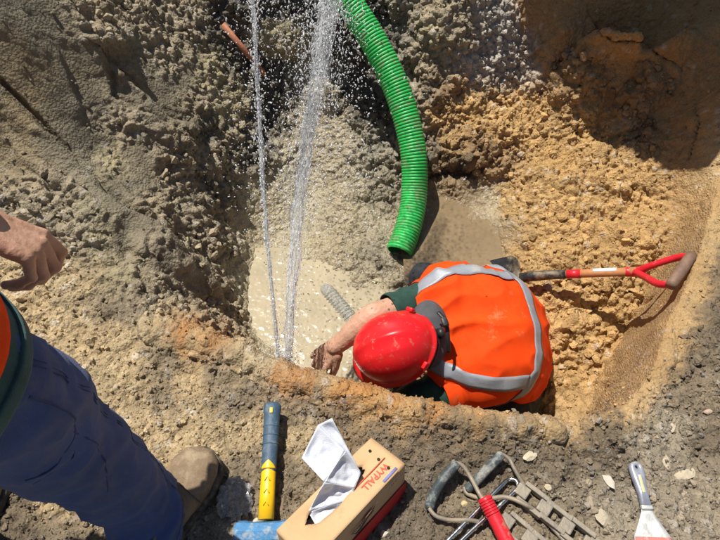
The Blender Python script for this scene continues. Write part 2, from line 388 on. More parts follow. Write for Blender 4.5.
Z = [
 ('slabbr',0,60),('slab',40,20),('slab',80,60),('slab',60,100),('slabbr',10,120),('slabbr',30,90),('slab',100,100),('slab',120,60),('slab',40,0),('slab',0,0),('slab',90,140),('slab',60,160),('slabbr',20,170),('slab',140,160),('slab',125,185),
 ('rubble',85,10),('rubble',110,30),('rubble',150,10),('rubble',190,20),('rubble',130,70),('rubble',165,60),('rubble',100,35),('slab',150,75),('slab',130,95),('slab',165,110),('slab',180,80),('rubble',120,120),('rubble',200,100),('rubble',160,150),('rubble',200,150),('rubble',225,170),('rubble',180,190),('rubble',210,210),('rubble',150,210),('olive',110,165),('olive',215,80),('olive',225,110),('rubble',235,130),
 ('rubble',10,190),('rubble',50,190),('rubble',30,215),('rubble',70,200),('olive',85,210),('olive',105,235),('rubble',70,240),('slab',125,245),('slab',100,195),('slab',120,215),('rubble',150,250),('rubble',185,260),('rubble',210,290),('rubble',230,330),('rubble',200,320),('rubble',170,290),('olive',120,280),('rubble',150,310),('rubble',225,250),
 ('sandlt',20,275),('sandlt',60,270),('sandlt',90,290),('sandlt',40,310),('soilmid',100,305),('soilmid',130,310),('sandlt',160,335),('sandlt',120,340),('sandlt',80,335),('sandlt',200,350),('rust',190,338),('rust',215,345),
 ('sandlt',130,380),('sandlt',190,380),('soilmid',170,360),('soilmid',220,375),('sandlt',240,370),('sandlt',150,420),('sandlt',120,410),('soilmid',160,405),('sandlt',200,430),('soilmid',230,410),('sandlt',250,430),('sandlt',220,445),('soilmid',240,470),('soillt',230,520),('sandlt',60,500),('soil',20,490),('soil',20,530),('soilmid',60,530),('soilmid',250,395),('soilmid',280,395),
 ('slurry',284,366),('slurry',268,360),('slurry',300,366),('cutshade',657,350),('cutshade',668,322),('cutshade',678,296),('cutshade',650,368),('cutshade',688,266),('cutshade',644,345),('cutshade',656,312),('cutshade',668,280),('cutshade',680,250),('cutshade',690,225),('cutshade',700,190),('cutshade',636,378),('sandsmooth',632,396),('slab',110,215),('slab',135,235),('slab',160,258),('slab',185,285),('slab',75,170),('slab',60,140),('rust',285,378),('rust',300,382),('soil',250,385),('sandlt',265,372),('soilmid',310,400),('soilmid',300,415),('sandlt',300,440),('soilmid',290,470),('rust',345,392),('rust',370,395),('sandsmooth',330,388),('rust',395,406),('rust',430,410),('sandsmooth',420,403),('sandsmooth',460,415),('sandsmooth',500,420),('sandsmooth',540,425),('sandsmooth',570,428),('sandsmooth',400,415),('sandsmooth',370,410),('rust',470,408),
 ('soil',340,412),('soil',380,430),('soil',420,430),('soil',450,430),('soil',490,440),('soil',530,440),('soil',560,445),('soil',440,460),('soil',480,470),('soil',420,480),('soil',420,520),('soilmid',455,505),('soil',520,465),('soil',560,475),('soil',400,520),('soilmid',530,500),('soillt',590,490),('soil',600,460),('soil',600,440),('soillt',640,440),('soillt',680,430),('soil',620,425),('soil',700,440),('soillt',660,410),('soilmid',690,400),('soilmid',710,380),('soillt',700,480),('soillt',600,520),('soillt',640,500),('soillt',690,520),('soilmid',570,520),('soillt',560,500),
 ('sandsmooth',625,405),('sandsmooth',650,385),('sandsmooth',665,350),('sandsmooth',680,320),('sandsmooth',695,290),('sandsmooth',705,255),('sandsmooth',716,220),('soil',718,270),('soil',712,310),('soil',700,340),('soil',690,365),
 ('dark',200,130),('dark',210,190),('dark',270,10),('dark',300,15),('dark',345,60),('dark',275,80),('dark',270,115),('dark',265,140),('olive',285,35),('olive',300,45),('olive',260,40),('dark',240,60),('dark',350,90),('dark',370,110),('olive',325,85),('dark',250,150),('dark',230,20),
 ('slurry',310,80),('slurry',320,120),('slope',290,150),('slurry',270,190),('slurry',300,200),('slope',340,140),('slope',350,180),('wetr',375,150),('wetr',385,190),('slope',370,230),('wetr',370,260),('slope',350,220),('slope',340,260),('slurry',250,230),('slurry',240,270),('slurry',260,320),('slurry',300,280),('slurry',320,330),('slurry',350,350),('slope',370,290),('slurry',340,370),('slurry',300,240),('wetr',365,310),
 ('puddle',430,190),('puddle',440,220),('puddle',470,240),('puddle',420,240),('puddle',470,205),('slurry',485,205),('puddle',450,200),('slope',410,250),('puddle',500,250),
 ('wetr',400,20),('rubble',430,20),('wetr',400,60),('rubble',430,60),('wetr',420,90),('dark',380,20),('dark',385,45),('olive',440,40),('rubble',460,30),('gravel',495,20),('gravel',515,40),('gravel',500,70),('gravel',530,65),('gravel',480,60),('clayrub',440,90),('sand',440,120),('wetr',420,130),('sand',470,100),('sand',500,105),('sand',450,150),('dark',460,165),('clayrub',485,165),('clayrub',450,180),('dark',430,160),('sand',520,130),
 ('sand',540,110),('sand',560,130),('sand',600,120),('sand',560,180),('sand',600,180),('sand',640,200),('sand',520,200),('sand',540,240),('sand',600,240),('sand',650,180),('sand',510,260),('sand',570,300),('sand',620,300),('sand',640,250),('sand',560,360),('sand',600,350),('sand',610,390),('sand',560,400),('sand',530,330),('clayrub',520,350),
 ('clay',560,20),('clay',600,20),('clay',540,60),('clay',620,60),('clay',650,20),('clay',680,60),('clay',670,110),('clay',700,100),('clay',690,150),('clay',700,200),('clay',680,180),('clayrub',590,60),('clayrub',560,75),('clayrub',640,80),('clayrub',610,90),('clayrub',665,85),('clayrub',650,130),('clay',620,75),('sandsmooth',710,160),('sandsmooth',700,190),('clay',535,10),('clay',712,10)]
keys = list(T); Zc = np.array([(a, b) for _, a, b in Z], float); Zt = np.array([keys.index(k) for k, _, _ in Z])
core = (np.abs(xf) < 1.75) & (yf > -0.1) & (yf < 2.9)
feat = np.array([[*T[k][0], T[k][1], T[k][2], T[k][3], T[k][4]] for k in keys])
F = np.tile(feat[keys.index('soilmid')], (len(xf), 1)).astype(np.float32)
ci = np.where(core)[0]
acc = np.zeros((len(ci), feat.shape[1]), np.float32); ws = np.zeros(len(ci), np.float32)
d2min = np.full(len(ci), 1e12, np.float32)
cpx, cpy = PX[ci].astype(np.float32), PY[ci].astype(np.float32)
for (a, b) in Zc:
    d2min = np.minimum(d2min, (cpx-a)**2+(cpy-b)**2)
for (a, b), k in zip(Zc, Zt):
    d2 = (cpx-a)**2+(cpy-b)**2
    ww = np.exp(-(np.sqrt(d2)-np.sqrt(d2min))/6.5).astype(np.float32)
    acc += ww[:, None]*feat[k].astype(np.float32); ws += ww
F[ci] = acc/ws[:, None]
# the hidden pit floor and near wall keep plain sandy soil
hid = ci[(xf[ci] > -.02) & (xf[ci] < .62) & (yf[ci] > .62) & (yf[ci] < 1.12) & (s[ci] > .8)]
F[hid] = feat[keys.index('clayrub')]
nw = ci[(s[ci] > .05) & (sdist[ci] < .13) & (yf[ci] < .85) & (xf[ci] > -.3)]
F[nw] = 0.5*F[nw]+0.5*feat[keys.index('sandsmooth')]
# ---- normals of base
def normals(A):
    G = A.reshape(NY, NX, 3)
    du = np.gradient(G, axis=1); dv = np.gradient(G, axis=0)
    n = np.cross(du, dv); n /= np.linalg.norm(n, axis=2)[..., None]+1e-12
    return n.reshape(-1, 3)
# creases and bucket marks drawn along the base surface
PXs, PYs = proj(xf, yf, H)
def seg_dist(pts):
    bd = np.full(len(ci), 1e9); sg = np.ones(len(ci)); al = np.zeros(len(ci)); L = 0
    x, y = PXs[ci]+3*perlin(n3[ci]*14), PYs[ci]+3*perlin(n3[ci]*14+5)
    for k in range(len(pts)-1):
        a = np.array(pts[k], float); e = np.array(pts[k+1], float)-a; L2 = (e*e).sum()
        f = np.clip(((x-a[0])*e[0]+(y-a[1])*e[1])/L2, 0, 1)
        dx = x-a[0]-f*e[0]; dy = y-a[1]-f*e[1]; d = np.hypot(dx, dy); m = d < bd
        bd = np.where(m, d, bd); sg = np.where(m, np.where(e[0]*dy-e[1]*dx > 0, 1, -1), sg)
    return bd, sg
disp0 = np.zeros(len(xf))
def crack(pts, w, depth):
    d, _ = seg_dist(pts); disp0[ci] -= depth*np.exp(-(d/w)**2)
def step(pts, w, h):
    """a ledge: raised on the right-hand side, falling off away from the line"""
    d, sg = seg_dist(pts); sd = d*sg
    disp0[ci] += h*(1/(1+np.exp(np.clip(-sd/1.6, -30, 30))))*np.exp(-np.maximum(sd, 0)/w)*np.exp(-np.maximum(-sd-6, 0)/3)
    disp0[ci] -= 0.35*h*np.exp(-((sd+4)/3.0)**2)
crack([(588, -5), (598, 18), (612, 30), (640, 34), (652, 46), (680, 70)], 1.5, .03)
crack([(697, 105), (700, 120), (690, 160)], 1.4, .025)
crack([(618, 210), (600, 245), (590, 262)], 1.8, .035)
crack([(560, 180), (575, 215), (590, 250)], 2.2, .03)
crack([(628, 290), (640, 262), (655, 230)], 2.0, .03)
crack([(500, 330), (540, 345), (560, 370)], 3.0, .03)
step([(-10, 78), (60, 148), (110, 200), (150, 232), (190, 270), (215, 300)], 26, .045)
step([(130, 195), (165, 235), (205, 285)], 10, .022)
step([(30, 20), (60, 60), (80, 110)], 12, .014)
step([(0, 120), (40, 165), (75, 190)], 10, .016)
step([(60, -10), (85, 40), (105, 75), (110, 100), (150, 120), (170, 130)], 14, .035)
step([(85, 185), (120, 215), (165, 240), (200, 275)], 12, .025)
step([(100, 60), (130, 85), (170, 120), (185, 128)], 10, .03)
step([(60, 225), (120, 260), (150, 262), (130, 250)], 8, .02)
crack([(100, 250), (118, 258), (140, 268)], 3, .02)
crack([(0, 82), (50, 130), (95, 180)], 2.2, .02)
# overhanging block masses
def mound(px, py, rx, ry, h):
    d = ((PXs[ci]-px)/rx)**2+((PYs[ci]-py)/ry)**2; disp0[ci] += .6*h*np.exp(-d**1.5)
def ridge(pts, w, h):
    d, _ = seg_dist(pts); disp0[ci] += h*np.exp(-(d/w)**2)
ridge([(150, 334), (215, 352), (270, 371), (340, 394), (400, 410), (470, 424), (550, 432)], 8, .030)
ridge([(20, 150), (80, 200), (140, 250)], 4, .012); ridge([(40, 130), (100, 180), (160, 225)], 4, .014); ridge([(70, 10), (100, 60), (140, 100)], 3, .012)
crack([(560, 120), (600, 150), (640, 195)], 1.6, .02); crack([(650, 300), (625, 320), (600, 330)], 2, .03); crack([(575, 215), (560, 240)], 1.6, .02)
mnd = 1
mound(285, 38, 30, 14, .07); mound(275, 62, 22, 10, -.05); mound(320, 95, 22, 22, .05); mound(350, 200, 25, 60, .03)
mound(350, 65, 20, 22, -.06); mound(265, 120, 18, 30, -.05); mound(455, 150, 40, 22, .05); mound(450, 172, 30, 8, -.07)
mound(520, 120, 34, 16, .05);  mound(95, 225, 26, 20, .05); mound(128, 245, 10, 16, -.05); mound(110, 35, 25, 18, .05)
mound(445, 30, 22, 20, .05); mound(385, 25, 12, 20, -.05); mound(400, 120, 14, 22, -.03);   
mound(620, 185, 40, 12, .03); mound(545, 265, 30, 18, .03); mound(580, 310, 30, 8, -.03); mound(520, 210, 18, 18, .03); mound(600, 280, 26, 8, .03)
N0 = normals(base)
# overhang of the far right wall and the left wall: shift upper part over the pit
ovr = np.exp(-((PXs-620)/75)**2)*np.clip((60-PYs)/60, 0, 1.6)*core
wp = base+N0*disp0[:, None]
wp[:, 1] -= 0.16*ovr*np.clip(1-far, 0, 1); wp[:, 0] -= 0.04*ovr
wp = wp+0
q = n3*0+wp
large = fbm(q[ci]*3.2+9, 4)
N1 = normals(wp)
dis = np.zeros(len(xf)); shade = np.ones(len(xf))
Fb, Fm, Fs, Fw = F[ci, 3], F[ci, 4], F[ci, 5], F[ci, 6]
warp = np.c_[perlin(q[ci]*22), perlin(q[ci]*22+7), perlin(q[ci]*22+13)]
b1, i1 = clods(q[ci]+warp*.012, .070, .55, .6)
b2, i2 = clods(q[ci]+warp*.006+3, .029, .68, .65)
b3, i3 = clods(q[ci]+warp*.003+6, .0165, .78, .7)
nearf = np.clip((yf[ci]-.55)/.35, 0, 1)*0.35+0.65
fine = fbm(q[ci]*60, 3); ridg = np.abs(perlin(q[ci]*14+4)); ridg2 = .5-np.abs(perlin(q[ci]*26+8))-.5*np.abs(perlin(q[ci]*57+2))
dis[ci] = (0.034*large*(.18+.82*Fb)*nearf + 0.048*b1*Fb*nearf + 0.027*b2*Fm*nearf + 0.013*b3*Fs + 0.0028*fine*(.3+.7*Fs) + 0.010*ridg2*Fm*nearf - .012*np.exp(-(ridg/.05)**2)*Fb*nearf)
slur = np.clip(Fw-.62, 0, .2)/.2
slur = slur*np.clip((1.02-Fw)/.1, .12, 1)
dis[ci] += slur*(0.0045*perlin(q[ci]*24)+0.003*perlin(q[ci]*60))
wp = wp+N1*dis[:, None]
# flat standing water beds
TER = wp.reshape(NY, NX, 3)
# colour per clod
colr = F[:, :3].copy()
vv = np.ones(len(ci)); vv *= 1+0.16*(i2-.5)*Fm*2+0.22*(i3-.5)*Fs+.14*(i1-.5)*Fb+0.10*fbm(q[ci]*9, 3)
stony = (i3 > .93) & (b3 > .3)
vv = np.where(stony, vv*1.25, vv)
vv = np.clip(vv, .55, 1.6)
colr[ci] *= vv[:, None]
tint = perlin(q[ci]*5+30)*.5
colr[ci, 0] *= 1+.08*tint; colr[ci, 2] *= 1-.12*tint
grey = np.where(stony, .5, 0)[:, None]
colr[ci] = colr[ci]*(1-grey)+grey*colr[ci].mean(1, keepdims=True)*np.array([1.1, 1.02, .9])
colr = np.clip(colr, 0.01, .8)
wet = F[:, 6]+.25*np.clip(fbm(n3*12+50, 2), -1, 1)*(F[:, 6] > .1)
gm = bpy.data.meshes.new("ground")
nv = NX*NY
gm.vertices.add(nv); gm.vertices.foreach_set("co", wp.astype(np.float32).ravel())
idx = np.arange(nv).reshape(NY, NX)
qd = np.stack([idx[:-1, :-1], idx[:-1, 1:], idx[1:, 1:], idx[1:, :-1]], -1).reshape(-1, 4)
nf = len(qd)
gm.loops.add(nf*4); gm.loops.foreach_set("vertex_index", qd.ravel().astype(np.int32))
gm.polygons.add(nf); gm.polygons.foreach_set("loop_start", np.arange(0, nf*4, 4, dtype=np.int32))
gm.polygons.foreach_set("use_smooth", np.ones(nf, bool))
gm.update(calc_edges=True)
ca = gm.color_attributes.new("soil", 'FLOAT_COLOR', 'POINT')
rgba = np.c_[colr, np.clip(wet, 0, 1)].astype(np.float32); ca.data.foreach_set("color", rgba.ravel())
def soil_mat(name):
    m = bpy.data.materials.new(name); m.use_nodes = True; nt = m.node_tree; n = nt.nodes; L = nt.links; b = n["Principled BSDF"]
    at = n.new("ShaderNodeAttribute"); at.attribute_name = "soil"
    tc = n.new("ShaderNodeTexCoord")
    ns = n.new("ShaderNodeTexNoise"); ns.inputs["Scale"].default_value = 260; ns.inputs["Detail"].default_value = 6; ns.inputs["Roughness"].default_value = .7
    L.new(tc.outputs["Object"], ns.inputs["Vector"])
    mr = n.new("ShaderNodeMapRange"); mr.inputs[1].default_value = .3; mr.inputs[2].default_value = .7; mr.inputs[3].default_value = .72; mr.inputs[4].default_value = 1.28
    L.new(ns.outputs[0], mr.inputs[0])
    vm = n.new("ShaderNodeVectorMath"); vm.operation = 'SCALE'; L.new(at.outputs["Color"], vm.inputs[0]); L.new(mr.outputs[0], vm.inputs["Scale"])
    L.new(vm.outputs[0], b.inputs["Base Color"])
    rr = n.new("ShaderNodeMapRange"); rr.inputs[1].default_value = .15; rr.inputs[2].default_value = .85; rr.inputs[3].default_value = .95; rr.inputs[4].default_value = .10
    n2 = n.new("ShaderNodeTexNoise"); n2.inputs["Scale"].default_value = 35; n2.inputs["Detail"].default_value = 4; L.new(tc.outputs["Object"], n2.inputs["Vector"])
    ad = n.new("ShaderNodeMath"); ad.operation = 'MULTIPLY_ADD'; ad.inputs[1].default_value = .5; L.new(n2.outputs[0], ad.inputs[0])
    sb = n.new("ShaderNodeMath"); sb.operation = 'SUBTRACT'; L.new(at.outputs["Alpha"], sb.inputs[0]); sb.inputs[1].default_value = .25; L.new(sb.outputs[0], ad.inputs[2])
    L.new(ad.outputs[0], rr.inputs[0]); L.new(rr.outputs[0], b.inputs["Roughness"])
    b.inputs["Specular IOR Level"].default_value = .45
    bp = n.new("ShaderNodeBump"); bp.inputs["Strength"].default_value = .8; bp.inputs["Distance"].default_value = .003
    L.new(ns.outputs[0], bp.inputs["Height"])
    n4 = n.new("ShaderNodeTexVoronoi"); n4.inputs["Scale"].default_value = 120; n4.inputs["Randomness"].default_value = 1.0
    n5 = n.new("ShaderNodeTexNoise"); n5.inputs["Scale"].default_value = 70; n5.inputs["Detail"].default_value = 3; L.new(tc.outputs["Object"], n5.inputs["Vector"])
    v5 = n.new("ShaderNodeVectorMath"); v5.operation = 'MULTIPLY_ADD'; v5.inputs[1].default_value = (.012, .012, .012); L.new(n5.outputs["Color"], v5.inputs[0]); L.new(tc.outputs["Object"], v5.inputs[2]); L.new(v5.outputs[0], n4.inputs["Vector"])
    iv = n.new("ShaderNodeMath"); iv.operation = 'SUBTRACT'; iv.inputs[0].default_value = 1; L.new(n4.outputs["Distance"], iv.inputs[1])
    b2_ = n.new("ShaderNodeBump"); b2_.inputs["Strength"].default_value = .85; b2_.inputs["Distance"].default_value = .0045
    L.new(iv.outputs[0], b2_.inputs["Height"]); L.new(bp.outputs[0], b2_.inputs["Normal"])
    L.new(b2_.outputs[0], b.inputs["Normal"])
    return m
M_SOIL = soil_mat("soil")
gm.materials.append(M_SOIL)
ground = bpy.data.objects.new("ground", gm); COL.objects.link(ground); tag(ground, "excavated clay ground with a deep wet pit and rough walls", kind="structure")
# ray helper on a thinned copy
st = 3
sub = TER[::st, ::st]; sy, sx = sub.shape[:2]
si = np.arange(sy*sx).reshape(sy, sx)
sq = np.stack([si[:-1, :-1], si[:-1, 1:], si[1:, 1:], si[1:, :-1]], -1).reshape(-1, 4)
BVH = BVHTree.FromPolygons([tuple(v) for v in sub.reshape(-1, 3)], [tuple(int(a) for a in f) for f in sq])
def hit(px, py):
    o = Vector((0, 0, CAMZ)); d = (P(px, py, 1)-o).normalized()
    loc, nor, i, dist = BVH.ray_cast(o, d)
    return (loc, nor) if loc is not None else (PZ(px, py, 0), Vector((0, 0, 1)))
def gz(x, y):
    loc, nor, i, dist = BVH.ray_cast(Vector((x, y, 3)), Vector((0, 0, -1)))
    return loc.z if loc is not None else 0

# ---- standing muddy water: level sheets with ripples where the pit floor lies lower
def water_mat(name, col, rough):
    m = mat(name, col, rough, var=.12, scale=9, bump=.35, bscale=55, spec=.7); m.node_tree.nodes["Principled BSDF"].inputs["Coat Weight"].default_value = .25
    m.node_tree.nodes["Principled BSDF"].inputs["Coat Roughness"].default_value = .12; return m
def sheet(name, x0, x1, y0, y1, z, m, amp, lab):
    nx_, ny_ = int((x1-x0)/.004), int((y1-y0)/.004)
    xx, yy = np.meshgrid(np.linspace(x0, x1, nx_), np.linspace(y0, y1, ny_)); pp = np.c_[xx.ravel(), yy.ravel(), np.zeros(nx_*ny_)]
    zz = z+amp*(perlin(pp*26)+.7*perlin(pp*60+3)+.4*perlin(pp*110+7))
    ii = np.arange(nx_*ny_).reshape(ny_, nx_); ff = np.stack([ii[:-1, :-1], ii[:-1, 1:], ii[1:, 1:], ii[1:, :-1]], -1).reshape(-1, 4)
    o = mesh_obj(name, np.c_[pp[:, :2], zz], [tuple(int(a) for a in f) for f in ff], m); tag(o, lab, kind="structure")
sheet("muddy_water", -.62, .12, .72, 1.5, -.462, water_mat("cream_muddy_water", (.42, .355, .235), .17), .0017, "cream coloured muddy water pooled under the jets")
sheet("puddle_water", .18, .80, 1.25, 1.90, -.392, water_mat("brown_muddy_water", (.24, .175, .10), .05), .0021, "shiny brown puddle to the right of the hose end")
# ---- loose stones and crumbs, far too many to count
def ico(sub):
    bm = bmesh.new(); bmesh.ops.create_icosphere(bm, subdivisions=sub, radius=1)
    v = np.array([x.co[:] for x in bm.verts]); bm.verts.index_update(); f = np.array([[q.index for q in g.verts] for g in bm.faces]); bm.free(); return v, f
I1v, I1f = ico(1); I2v, I2f = ico(2)
def rock_shape(v, seed):
    r = np.random.default_rng(seed); o = v.copy()
    for _ in range(9):
        n = r.normal(size=3); n /= np.linalg.norm(n); c = r.uniform(.35, .75)
        d = o@n; o -= np.maximum(d-c, 0)[:, None]*n
    return o*r.uniform(.75, 1.2, 3)+r.normal(size=o.shape)*.02
def scatter(name, n, smin, smax, bv, bf, mask_w, label, cat, sink=.25, power=2.5, bright=1.0):
    cand = ci; wgt = mask_w/mask_w.sum()
    pick = rng.choice(cand, n, p=wgt)
    shapes = [rock_shape(bv, 100+k) for k in range(8)]
    VV = []; FF = []; CC = []; off = 0
    sz = smin+(smax-smin)*rng.random(n)**power
    nn = normals(wp)[pick]
    for k in range(n):
        q_ = rng.normal(size=4); q_ /= np.linalg.norm(q_); Rm = np.array(Quaternion(q_).to_matrix())
        v = shapes[k % 8]@Rm.T*sz[k]+wp[pick[k]]+nn[k]*sz[k]*(1-sink*2)*.5
        VV.append(v); FF.append(bf+off); off += len(v)
        c = F[pick[k], :3]*rng.uniform(.75, 1.35)*bright
        if rng.random() < (.22 if name == 'gravel' else .05): c = c*.4+.6*c.mean()*np.array([1.15, 1.05, .92])*1.15
        CC.append(np.tile([*np.clip(c, .02, .7), F[pick[k], 6]*.8], (len(v), 1)))
    VV = np.concatenate(VV).astype(np.float32); FF = np.concatenate(FF).astype(np.int32); CC = np.concatenate(CC).astype(np.float32)
    me = bpy.data.meshes.new(name); me.vertices.add(len(VV)); me.vertices.foreach_set("co", VV.ravel())
    me.loops.add(len(FF)*3); me.loops.foreach_set("vertex_index", FF.ravel()); me.polygons.add(len(FF)); me.polygons.foreach_set("loop_start", np.arange(0, len(FF)*3, 3, dtype=np.int32))
    me.update(calc_edges=True); me.polygons.foreach_set('use_smooth', np.zeros(len(FF), bool))
    a = me.color_attributes.new("soil", 'FLOAT_COLOR', 'POINT'); a.data.foreach_set("color", CC.ravel())
    me.materials.append(M_SOIL)
    o = bpy.data.objects.new(name, me); COL.objects.link(o); tag(o, label, cat, kind="stuff"); return o
area = np.abs(np.gradient(X, axis=1)*np.gradient(Y, axis=0)).ravel()[ci]
inview = ((PXs[ci] > -40) & (PXs[ci] < 760) & (PYs[ci] > -40) & (PYs[ci] < 580)).astype(float)
dcam2 = (xf[ci]**2+yf[ci]**2+(CAMZ-H[ci])**2)
steep = 1/np.maximum(N0[ci, 2], .35)
wbase = area*inview*steep*np.clip(.9-Fw, .05, 1)
near = np.clip((.75-yf[ci])/.2, 0, 1)*outmask[ci]
scatter("gravel", 13000, .0016, .006, I1v, I1f, wbase*Fs*(near+.05)/dcam2**1.5, "small stones and crumbs of soil lying on the near ground", "gravel")
scatter("gravel", 900, .006, .013, I2v, I2f, wbase*Fm*near*(.3+.7*(xf[ci] > .35)), "larger pale stones pressed into the ground around the tools", "gravel", sink=.42, bright=1.1)
scatter("soil_crumbs", 8000, .0025, .010, I1v, I1f, wbase*Fm*(1-near), "loose crumbs of clay fallen over the walls of the pit", "soil")
scatter("soil_clods", 1500, .010, .026, I2v, I2f, wbase*Fb*Fb*(1-near)*(Fm > .7)*(1-slur), "loose lumps of dug clay lying over the pit walls", "soil", sink=.32)

# ================================================================== ADDED SHADOW CASTER, unseen bucket shape over the far side, built further below

# ================================================================== THINGS
class Loft:
    def __init__(s, secs, W, ex=2.3, disp=None):
        s.c = [Vector(q[0]) for q in secs]; s.hw = [q[1] for q in secs]; s.ht = [q[2] for q in secs]
        s.W = Vector(W).normalized(); s.ex = ex; s.disp = disp; s.n = len(secs)
    def cen(s, u):
        x = min(max(u, 0), 1)*(s.n-1); i = min(int(x), s.n-2); f = x-i
        g = lambda a: a[max(min(i-1, s.n-1), 0)], 
        def cr(a):
            p0 = a[max(i-1, 0)]; p1 = a[i]; p2 = a[i+1]; p3 = a[min(i+2, s.n-1)]
            return 0.5*((2*p1)+(p2-p0)*f+(2*p0-5*p1+4*p2-p3)*f*f+(3*p1-p0-3*p2+p3)*f**3)
        return cr(s.c), cr(s.hw), cr(s.ht)
    def at(s, u, v, off=0.0):
        c, hw, ht = s.cen(u); a = s.cen(max(u-.02, 0))[0]; b = s.cen(min(u+.02, 1))[0]
        T = (b-a).normalized(); W = (s.W-T*s.W.dot(T)).normalized(); N = T.cross(W)
        if N.z < 0 and abs(T.z) < .95 and False: N = -N
        e = 2/s.ex; sv, cv = math.sin(v), math.cos(v)
        sg = lambda q: math.copysign(abs(q)**e, q)
        p = c+W*(hw+off)*sg(sv)+N*(ht+off)*sg(cv)
        if s.disp: p += (W*sv+N*cv)*s.disp(u, v, p)
        return p
    def patch(s, name, m, parent, u0, u1, v0, v1, nu, nv, off=0, thick=.0, closed=False, edge=None):
        V = []; Fc = []
        for i in range(nu):
            for j in range(nv):
                u = u0+(u1-u0)*i/(nu-1); v = v0+(v1-v0)*j/(nv if closed else nv-1)
                if edge: u, v = edge(u, v)
                V.append(s.at(u, v, off))
        for i in range(nu-1):
            for j in range(nv if closed else nv-1):
                a = i*nv+j; b = i*nv+(j+1) % nv; Fc.append((a, b, b+nv, a+nv))
        o = mesh_obj(name, V, Fc, m, parent)
        if thick:
            md = o.modifiers.new("t", 'SOLIDIFY'); md.thickness = thick; md.offset = 0
        return o
    def strip(s, name, m, parent, pts, width, off, n=40, cols=5):
        """fabric strip following (u,v) points on the surface"""
        V = []; Fc = []; N = len(pts)
        uv = [smooth_path([Vector((a, b, 0)) for a, b in pts], n)][0]
        P3 = [s.at(p.x, p.y, off) for p in uv]
        for i in range(n):
            t = (P3[min(i+1, n-1)]-P3[max(i-1, 0)]).normalized()
            u, v = uv[i].x, uv[i].y
            du = (s.at(u+.01, v, off)-s.at(u-.01, v, off))/.02; dv = (s.at(u, v+.01, off)-s.at(u, v-.01, off))/.02
            nrm = du.cross(dv).normalized(); side = t.cross(nrm)
            # solve side = a*du + b*dv
            A = Matrix(((du.dot(du), du.dot(dv)), (du.dot(dv), dv.dot(dv)))); bvec = Vector((side.dot(du), side.dot(dv)))
            ab = A.inverted_safe() @ bvec
            for k in range(cols):
                w_ = (k/(cols-1)-.5)*width
                V.append(s.at(u+ab.x*w_, v+ab.y*w_, off))
        for i in range(n-1):
            for k in range(cols-1):
                a = i*cols+k; Fc.append((a, a+1, a+1+cols, a+cols))
        o = mesh_obj(name, V, Fc, m, parent)
        md = o.modifiers.new("t", 'SOLIDIFY'); md.thickness = .0012; md.offset = 0
        return o
def nz(p, f, seed=0):
    from mathutils import noise
    return noise.noise(Vector(p)*f+Vector((seed, seed*1.7, -seed)))
def skin_disp(amp=.0006):
    return lambda co: amp*fbm(co*90, 3)

M_ORANGE = mat("hi_vis_orange_fabric", (.86, .058, .003), .8, color2=(.93, .080, .004), scale=14, bump=.35, bscale=700, sheen=0, spec=.25, dirt=(.42, .20, .08), dirt_scale=9, dirt_amt=.12)
M_REFL = mat("reflective_grey_tape", (.27, .29, .32), .42, var=.12, scale=22, bump=.2, bscale=300, spec=.7, dirt=(.42, .37, .30), dirt_scale=16, dirt_amt=.3)
M_GREEN = mat("dark_green_fabric", (.014, .055, .04), .85, var=.3, bump=.35, bscale=500, sheen=.1, dirt=(.10, .09, .06), dirt_amt=.1)
M_TEAL = mat("green_sweatshirt", (.03, .085, .078), .9, var=.25, bump=.35, bscale=500, sheen=.15)
M_GREYCL = mat("charcoal_fabric", (.085, .085, .09), .85, var=.2, bump=.3, bscale=500)
M_DARKTR = mat("dark_work_trousers", (.022, .024, .03), .85, var=.3, bump=.3, bscale=400, dirt=(.16, .13, .09), dirt_amt=.4)
M_NAVY = mat("navy_work_trousers", (.046, .082, .225), .8, var=.25, scale=9, bump=.4, bscale=600, sheen=.12, dirt=(.11, .12, .17), dirt_scale=8, dirt_amt=.4)
M_STITCH = mat("stitching", (.04, .06, .15), .8, bump=0)
M_SKIN = mat("skin", (.47, .26, .165), .5, color2=(.60, .36, .25), scale=22, bump=.3, bscale=180, dirt=(.34, .15, .08), dirt_scale=60, dirt_amt=.12)
M_SKIN.node_tree.nodes["Principled BSDF"].inputs["Subsurface Weight"].default_value = .08
M_SKIN.node_tree.nodes["Principled BSDF"].inputs["Subsurface Radius"].default_value = (.01, .004, .002)
M_HAIR = mat("hair", (.05, .035, .02), .6, var=.3, scale=80, bump=.6, bscale=200)
M_HELM = mat("red_helmet_plastic", (.70, .012, .018), .33, color2=(.80, .02, .022), scale=5, bump=.05, bscale=40, coat=.05, dirt=(.50, .16, .10), dirt_scale=45, dirt_amt=.22)
M_BLACK = mat("black_plastic", (.02, .02, .022), .45, bump=.1, dirt=(.2, .17, .12), dirt_amt=.2)
M_LEATH = mat("worn_tan_leather", (.17, .115, .065), .8, color2=(.27, .19, .12), scale=16, bump=.5, bscale=160, dirt=(.36, .28, .18), dirt_scale=18, dirt_amt=.5)
M_SOLE = mat("boot_sole", (.06, .05, .04), .8, bump=.3, dirt=(.34, .27, .18), dirt_amt=.6)
M_LACE = mat("boot_lace", (.16, .11, .07), .9, bump=.3)
M_HOSE = mat("green_hose_plastic", (.02, .40, .07), .42, color2=(.05, .56, .13), scale=9, bump=.1, dirt=(.24, .24, .14), dirt_scale=22, dirt_amt=.42)
M_WATER = mat("water", (.93, .96, .98), .06, var=.02, bump=0, trans=.55, ior=1.33, spec=.9)
M_DROP = mat("water_drop", (.95, .97, 1.0), .04, var=.02, bump=0, trans=.35, ior=1.33, spec=1)
